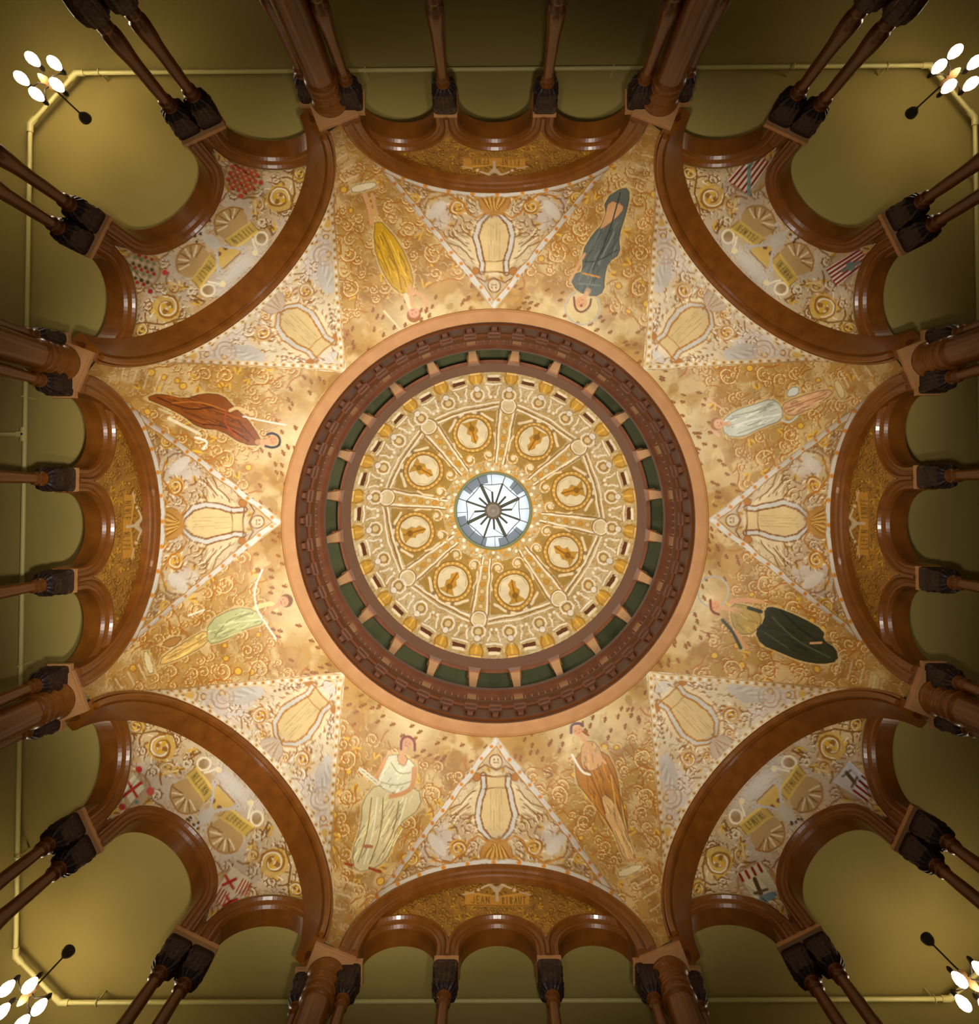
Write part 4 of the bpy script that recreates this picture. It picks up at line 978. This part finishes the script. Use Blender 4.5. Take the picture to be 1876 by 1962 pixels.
# upper colonnade under the dome
uc=empty('drum_colonnade',W(0,0,2.70)); tag(uc,'ring of twenty-four tan bracket posts carrying the beam under the gold dome','colonnade')
for k in range(24):
    a=math.radians(7.5+15*k); cs,sn=math.cos(a),math.sin(a)
    m=MB(); vs=[]
    for (R,h,hw,dp) in((.668,2.715,.0125,.022),(.690,3.06,.0205,.026)):
        for (dr_,du) in((0,-hw),(0,hw),(dp,hw),(dp,-hw)): 
            r=R+dr_; vs.append((r*cs-du*sn,r*sn+du*cs,h-2.70))
    m.add(vs,[(3,2,1,0),(4,5,6,7),(0,1,5,4),(1,2,6,5),(2,3,7,6),(3,0,4,7)]); po=m.build('post',TANW,uc)
    m=MB(); m.box((.700*cs,.700*sn,3.085-2.70),(.036,.050,.050),a,top=(1.1,1.15)); m.build('post_cap',WOOD,po)
m=MB(); m.lathe([(r,h-2.70) for r,h in [(.690,3.115),(.688,3.125),(.688,3.34),(.692,3.352),(.702,3.352),(.702,3.115)]],120,closed=True,smooth=False); m.build('beam',RINGW,uc)
# drum room behind the posts
dm=MB(); dm.lathe([(.70,2.70),(1.02,2.70),(1.02,3.46),(.74,3.46)],48,smooth=False)
dm.f=[f for f in dm.f if len(f)==4]; dm.sm=[False]*len(dm.f); struct(dm.build('wall_drum',DRUMG))
dm=MB(); dm.lathe([(.70,2.29),(.70,2.72)],96,smooth=True); dm.f=[f for f in dm.f if len(f)==4]; dm.sm=[True]*len(dm.f); struct(dm.build('wall_drum_base',WOOD))
for k in range(8):
    a=math.radians(45*k+20); m=MB(); m.tube([(.98*math.cos(a),.98*math.sin(a),2.72),(.86*math.cos(a+.35),.86*math.sin(a+.35),3.44)],.010,6)
    o=m.build('drum_brace',WOOD,uc); o.parent=uc; o.location=(0,0,-2.70*U)
# ------------------------------------------------------------------ painted dome
def dome_pt(f):  # f 0 at the rim 1 at the lantern
    ph=f*math.radians(68.5); return .69*math.cos(ph),3.35+1.344*math.sin(ph)
nr,na=190,900; fr=np.linspace(0,1,nr); th=np.linspace(0,2*PI,na+1)
rr=.69*np.cos(fr*math.radians(68.5)); hh=3.35+1.344*np.sin(fr*math.radians(68.5))
g=np.stack([rr[:,None]*np.cos(th)[None,:],rr[:,None]*np.sin(th)[None,:],np.repeat(hh[:,None],na+1,1)],-1)
Q=np.stack([F*g[...,0]/g[...,2],F*g[...,1]/g[...,2]],-1).reshape(-1,2)
p=Paint(warp(Q,.8,16),(196,174,124)); rnd=random.Random(4); mottle(p,20,3,.5,(218,206,172),.6); mottle(p,12,5,.55,(178,142,70),.5)
DK,LT,OR_=(140,100,30),(250,246,230),(212,156,58)
def PP(r,deg): a=math.radians(deg); return (r*math.cos(a),r*math.sin(a))
tracery(p,rnd,(-275,275,-275,275),12,(168,126,50),(244,234,204),.6,1.6)
for k in range(8):
    c0=-104.5+45*k
    # gold field of each bay
    p.fill([PP(100,c0-15),PP(100,c0+15),PP(196,c0+16.5),PP(200,c0),PP(196,c0-16.5)],(164,132,58),.85)
for k in range(8):
    rc=-104.5+45*k; c=PP(155,rc)
    p.ring(c,35,7,(206,164,84)); p.ring(c,38,1.8,DK); p.ring(c,30.5,2,DK); p.disc(c,29,(232,222,190))
    for j in range(24): p.disc((c[0]+35*math.cos(j*PI/12),c[1]+35*math.sin(j*PI/12)),2,(236,206,132))
    e=(math.cos(math.radians(rc)),math.sin(math.radians(rc))); t=(-e[1],e[0])
    for sx,aa in((1,0),(-1,0)):
        q=[(c[0]+t[0]*sx*x+e[0]*y,c[1]+t[1]*sx*x+e[1]*y) for x,y in((6,-26),(20,-20),(26,-4),(24,12),(14,20),(10,6),(15,-6),(8,-14))]
        p.stroke(q[:3],2,(206,190,140))
    p.fill([(c[0]+t[0]*x+e[0]*y,c[1]+t[1]*x+e[1]*y) for x,y in((-17,24),(17,24),(9,14),(12,4),(6,-4),(9,-12),(0,-22),(-7,-14),(-5,-4),(-12,2),(-8,12))],(190,150,66))
    p.disc(c,7,OR_); p.disc((c[0]+e[0]*10,c[1]+e[1]*10),6,(140,104,34)); p.disc((c[0]-e[0]*12,c[1]-e[1]*12),5,OR_); p.stroke([(c[0]-e[0]*18,c[1]-e[1]*18),(c[0]+e[0]*22,c[1]+e[1]*22)],3,(150,108,36))
    # cornucopia scrolls inside the bay
    for sx in(-1,1):
        cc=PP(109,rc+sx*10); volute(p,cc,13,math.radians(rc)+sx*1.5,sx,(206,164,84),LT,3.2,1,1.3); p.disc(cc,5,(232,220,186))
        p.stroke([PP(120,rc+sx*16),PP(138,rc+sx*17),PP(150,rc+sx*15.5)],4,(236,222,184))
        cc=PP(186,rc+sx*11); p.stroke([PP(196,rc+sx*3),PP(190,rc+sx*8),PP(182,rc+sx*11),PP(176,rc+sx*14)],5,(240,228,196)); p.disc(PP(192,rc+sx*6),4,(120,84,30),.8)
    # pilaster band between the bays
    b=rc+22.5
    for sx in(-1,1):
        o1,o2=6.0,4.2
        q=[PP(92,b+sx*math.degrees(6.5/92)),PP(150,b+sx*math.degrees(9.5/150)),PP(198,b+sx*math.degrees(13/198))]
        p.stroke(q,3.6,LT); p.stroke([PP(92,b+sx*math.degrees(9.5/92)),PP(198,b+sx*math.degrees(16.5/198))],1.8,DK)
    p.fill([PP(92,b-3.4),PP(92,b+3.4),PP(198,b+3.2),PP(198,b-3.2)],(206,176,108),.8)
    for j in range(7): p.disc(PP(100+j*13.5,b),4.2-.0*j,OR_ if j%2 else (222,206,160)); p.ring(PP(100+j*13.5,b),5,1.4,DK,.6)
    p.disc(PP(206,b),12.5,(224,210,170),ry=10,rot=math.radians(b)+PI/2); p.ring(PP(206,b),13.5,2.6,LT); p.ring(PP(206,b),16,1.6,DK)
    # straight bars of the octagon between pilasters
    p.stroke([PP(203,b+5.5),PP(199,b+22.5),PP(203,b+39.5)],3.2,LT); p.stroke([PP(207,b+5.5),PP(203,b+22.5),PP(207,b+39.5)],1.8,DK); p.stroke([PP(212,b+5),PP(209,b+22.5),PP(212,b+40)],2.8,LT)
for k in range(24):
    b=7.5+15*k; c=PP(228,b); ph=[(c[0]+13*math.cos(math.radians(b+22.5+45*j)),c[1]+13*math.sin(math.radians(b+22.5+45*j))) for j in range(9)]
    p.stroke(ph,3,LT); p.disc(c,9,(168,128,56)); p.disc(c,6,(222,206,160)); p.disc(PP(240,b),5.5,(238,234,226)); p.ring(PP(240,b),6.5,1.4,DK,.7)
    p.fill([PP(252,b-2.6),PP(252,b+2.6),PP(271,b+3.4),PP(271,b-3.4)],(206,160,60)); p.stroke([PP(253,b),PP(271,b)],3.2,(238,196,84)); 
    for sx in(-1,1): p.stroke([PP(250,b+sx*1.4),PP(262,b+sx*2.8),PP(272,b+sx*2.2)],2,(150,110,36)); p.stroke([PP(226,b+sx*5.4),PP(234,b+sx*5.6),PP(244,b+sx*4.6)],3,LT); p.disc(PP(222,b+sx*6.3),3,LT)
    # dark window slots with a white tile, between the posts
    d=15*k; p.fill([PP(255,d-2.9),PP(255,d+2.9),PP(262,d+2.6),PP(262,d-2.6)],(96,48,20)); p.stroke([PP(265,d-2),PP(265,d+2)],5,(248,240,208)); p.stroke([PP(254,d-4),PP(262,d-4)],3,(226,206,150)); p.stroke([PP(254,d+4),PP(262,d+4)],3,(226,206,150)); p.stroke([PP(250,d-3.4),PP(248,d),PP(250,d+3.4)],3,LT)
for k in range(32):
    p.disc(PP(80,k*11.25),3.2,OR_ if k%2 else LT); p.disc(PP(89,k*11.25+5),3,(250,244,224) if k%2 else OR_)
p.ring((0,0),75,4,(208,154,56))
o=grid_obj('dome',g,p.C,DOMEP,origin=(0,0,3.35)); tag(o,'gold and cream painted dome with eight roundels around the skylight','dome')
# gilt edge crockets are part of the dome
GILT=mat('gilt',(206,158,60),.45,noise=.3,scale=8)
for k in range(24):
    a=math.radians(7.5+15*k); m=MB()
    m.box((.686*math.cos(a),.686*math.sin(a),.01),(.012,.05,.03),a,top=(1,.5)); m.build('gilt_crocket',GILT,o)
# ------------------------------------------------------------------ skylight
LH=4.6; LR=.2535
sk=empty('skylight',W(0,0,LH)); tag(sk,'round glass skylight with radiating leaded bars and grey central hub','skylight')
m=MB(); m.lathe([(LR-.012,-.012),(LR+.004,-.012),(LR+.004,.06),(LR-.012,.06)],72,closed=True); m.build('rim',mat('green_grey_rim',(108,122,98),.6),sk)
gm=bpy.data.materials.new('frosted_skylight_glass'); gm.use_nodes=True; nt=gm.node_tree
for n_ in list(nt.nodes): nt.nodes.remove(n_)
ou=nt.nodes.new('ShaderNodeOutputMaterial'); tr=nt.nodes.new('ShaderNodeBsdfTranslucent'); tp=nt.nodes.new('ShaderNodeBsdfTransparent'); mx=nt.nodes.new('ShaderNodeMixShader')
tr.inputs[0].default_value=(.85,.88,.9,1); tp.inputs[0].default_value=(.66,.68,.70,1); mx.inputs[0].default_value=.5
nt.links.new(tr.outputs[0],mx.inputs[1]); nt.links.new(tp.outputs[0],mx.inputs[2]); nt.links.new(mx.outputs[0],ou.inputs[0])
gm2=gm.copy(); gm2.name='grey_skylight_glass'; gm2.node_tree.nodes['Translucent BSDF'].inputs[0].default_value=(.16,.17,.18,1); gm2.node_tree.nodes['Transparent BSDF'].inputs[0].default_value=(.26,.27,.28,1)
for k in range(16):
    a0,a1=math.radians(22.5*k-10),math.radians(22.5*k+12.5); r1=.235-.048
    m=MB(); n=6; vs=[]
    for j in range(n+1):
        a=a0+(a1-a0)*j/n; vs+=[(r1*math.cos(a),r1*math.sin(a),.03),(LR*math.cos(a),LR*math.sin(a),.02)]
    m.add(vs,[(2*j,2*j+1,2*j+3,2*j+2) for j in range(n)]); m.build('outer_pane',gm2 if k in(2,3,6,7,10,11,14,5) else gm,sk)
    m=MB(); m.add([(.05*math.cos(a0),.05*math.sin(a0),.09),(r1*math.cos(a0),r1*math.sin(a0),.03),(r1*math.cos(a1),r1*math.sin(a1),.03),(.05*math.cos(a1),.05*math.sin(a1),.09)],[(0,1,2,3)])
    m.build('inner_pane',gm,sk)
for k in range(8):
    a=math.radians(45*k+22.5-3); m=MB(); m.tube([(.045*math.cos(a),.045*math.sin(a),.075),(.19*math.cos(a),.19*math.sin(a),.022)],.0105 if k%2 else .0065,6); m.tube([(.19*math.cos(a),.19*math.sin(a),.022),(LR*math.cos(a),LR*math.sin(a),.012)],.0028,6)
    b=a+math.radians(22.5); m.tube([(.045*math.cos(b),.045*math.sin(b),.075),(.125*math.cos(b),.125*math.sin(b),.045)],.0068,6)
    c=a+math.radians(45)
    m.tube([(.19*math.cos(a),.19*math.sin(a),.022),(.172*math.cos(b),.172*math.sin(b),.025),(.19*math.cos(c),.19*math.sin(c),.022)],.0026,6)
    if k%2: m.tube([(.19*math.cos(a),.19*math.sin(a),.024),(.125*math.cos(b),.125*math.sin(b),.045)],.002,5)
    m.tube([(.172*math.cos(b),.172*math.sin(b),.025),(LR*math.cos(b),LR*math.sin(b),.014)],.002,5)
    m.build('glazing_bar',LEAD,sk)
m=MB(); m.lathe([(.004,-.008),(.020,-.006),(.024,.004),(.038,.006),(.046,.010),(.056,.03),(.056,.10)],40); hb=m.build('hub',HUBM,sk)
m=MB(); m.lathe([(.046,.004),(.056,.004),(.058,.03),(.046,.03)],40,closed=True); m.build('hub_ring',mat('bronze_hub',(86,70,44),.5),hb)

# ------------------------------------------------------------------ sprinkler pipe and chandeliers
HP=1.955
pts=[(145,140),(1783,125),(1868,225),(1900,1840),(1821,1914),(115,1921),(30,1832),(58,238)]
w=[unproject(a,b,HP) for a,b in pts]
pipe=empty('sprinkler_pipe',W(0,0,HP)); tag(pipe,'thin pale green pipe running round the gallery ceiling with cut corners','pipe')
m=MB()
for i in range(len(w)):
    a,b=w[i],w[(i+1)%len(w)]; m.tube([(a[0],a[1],0),(b[0],b[1],0)],.0062,12)
m.build('run',PIPE,pipe)
for i in range(len(w)):
    m=MB(); a=Vector(w[i]); b=Vector(w[i-1]); c=Vector(w[(i+1)%len(w)]); d1=(b-a).normalized()*.024; d2=(c-a).normalized()*.024
    m.tube([(a.x+d1.x,a.y+d1.y,0),(a.x,a.y,0),(a.x+d2.x,a.y+d2.y,0)],.0088,12); m.build('elbow',PIPE,pipe)
CL=[(190,138),(700,134),(1175,130),(1520,128),(1700,127),(56,330),(52,640),(46,760),(40,1275),(36,1640),(186,1920),(560,1919),(1250,1917),(1790,1914),(1872,320)]
for a,b in CL:
    x,y=unproject(a,b,HP); m=MB(); hor=(b<200 or b>1850); A=(x,y,0)
    # clamp strap and its hanger to the ceiling
    n=12; rp=[(x+(0 if hor else .010*math.cos(2*PI*i/n)),y+(.010*math.cos(2*PI*i/n) if hor else 0),.010*math.sin(2*PI*i/n)) for i in range(n)]
    m.tube(rp,.0016,5,True); m.tube([(x,y,.009),(x,y,.045)],.0022,6); m.build('clamp',PIPE,pipe)
bx,by=unproject(45,832,HP); m=MB(); m.tube([(bx,by,0),(bx-1.0,by,0)],.0058,10); m.build('branch',PIPE,pipe)
m=MB(); m.tube([(bx-.02,by,0),(bx+.004,by,0)],.009,10); m.tube([(bx,by-.02,0),(bx,by+.02,0)],.009,10); m.build('tee',PIPE,pipe)
def chandelier():
    r=empty('chandelier',(0,0,0))
    m=MB(); m.lathe([(.003,-.032),(.005,-.026),(.011,-.020),(.016,-.010),(.017,0)],20); kid(m.build('canopy',IRON,r))
    m=MB(); m.tube([(0,0,-.02),(0,0,-.140)],.0024,8); kid(m.build('rod',IRON,r))
    m=MB(); m.lathe([(.002,-.215),(.007,-.205),(.011,-.190),(.006,-.178),(.009,-.165),(.010,-.150),(.004,-.138)],14); kid(m.build('centre_body',mat('brass_fitting',(190,150,100),.35,metal=.5),r))
    for k in range(5):
        a=2*PI*k/5+.35; cs,sn=math.cos(a),math.sin(a)
        m=MB(); m.tube([(.008*cs,.008*sn,-.170),(.022*cs,.022*sn,-.182),(.040*cs,.040*sn,-.172),(.048*cs,.048*sn,-.158),(.050*cs,.050*sn,-.166)],.0018,6); ao=kid(m.build('arm',IRON,r))
        m=MB(); m.lathe([(.006,-.182),(.0065,-.166),(.003,-.158)],10,(.050*cs,.050*sn)); kid(m.build('socket',IRON,ao))
        m=MB(); m.lathe([(.003,-.229),(.009,-.225),(.0130,-.216),(.0140,-.206),(.011,-.193),(.006,-.183)],16,(.050*cs,.050*sn)); kid(m.build('glass_shade',BULB,ao))
    return r
ch=None
CHP={'top-left':(165,228,9.5),'top-right':(1745,218,3.8),'bottom-left':(133,1821,9),'bottom-right':(1775,1797,5.2)}
for nm,(a,b,pw) in CHP.items():
    o=chandelier() if ch is None else copy_tree(ch); ch=ch or o
    x,y=unproject(a,b,H_CEIL); o.location=W(x,y,H_CEIL); o.rotation_euler=(0,0,math.atan2(y,x))
    tag(o,'lit five light chandelier hanging from the %s corner of the gallery ceiling'%nm,'chandelier','gallery chandeliers')
    l=bpy.data.lights.new('chandelier_glow','POINT'); l.energy=pw*8.5; l.color=(1,.86,.62); l.shadow_soft_size=.25
    lo=bpy.data.objects.new('chandelier_glow',l); lo.location=W(x,y,H_CEIL-.25); COL.objects.link(lo)
# gallery floor goes in last so nothing of it shows
tag(gf.build('gallery_floor',FLOORM),kind='structure')
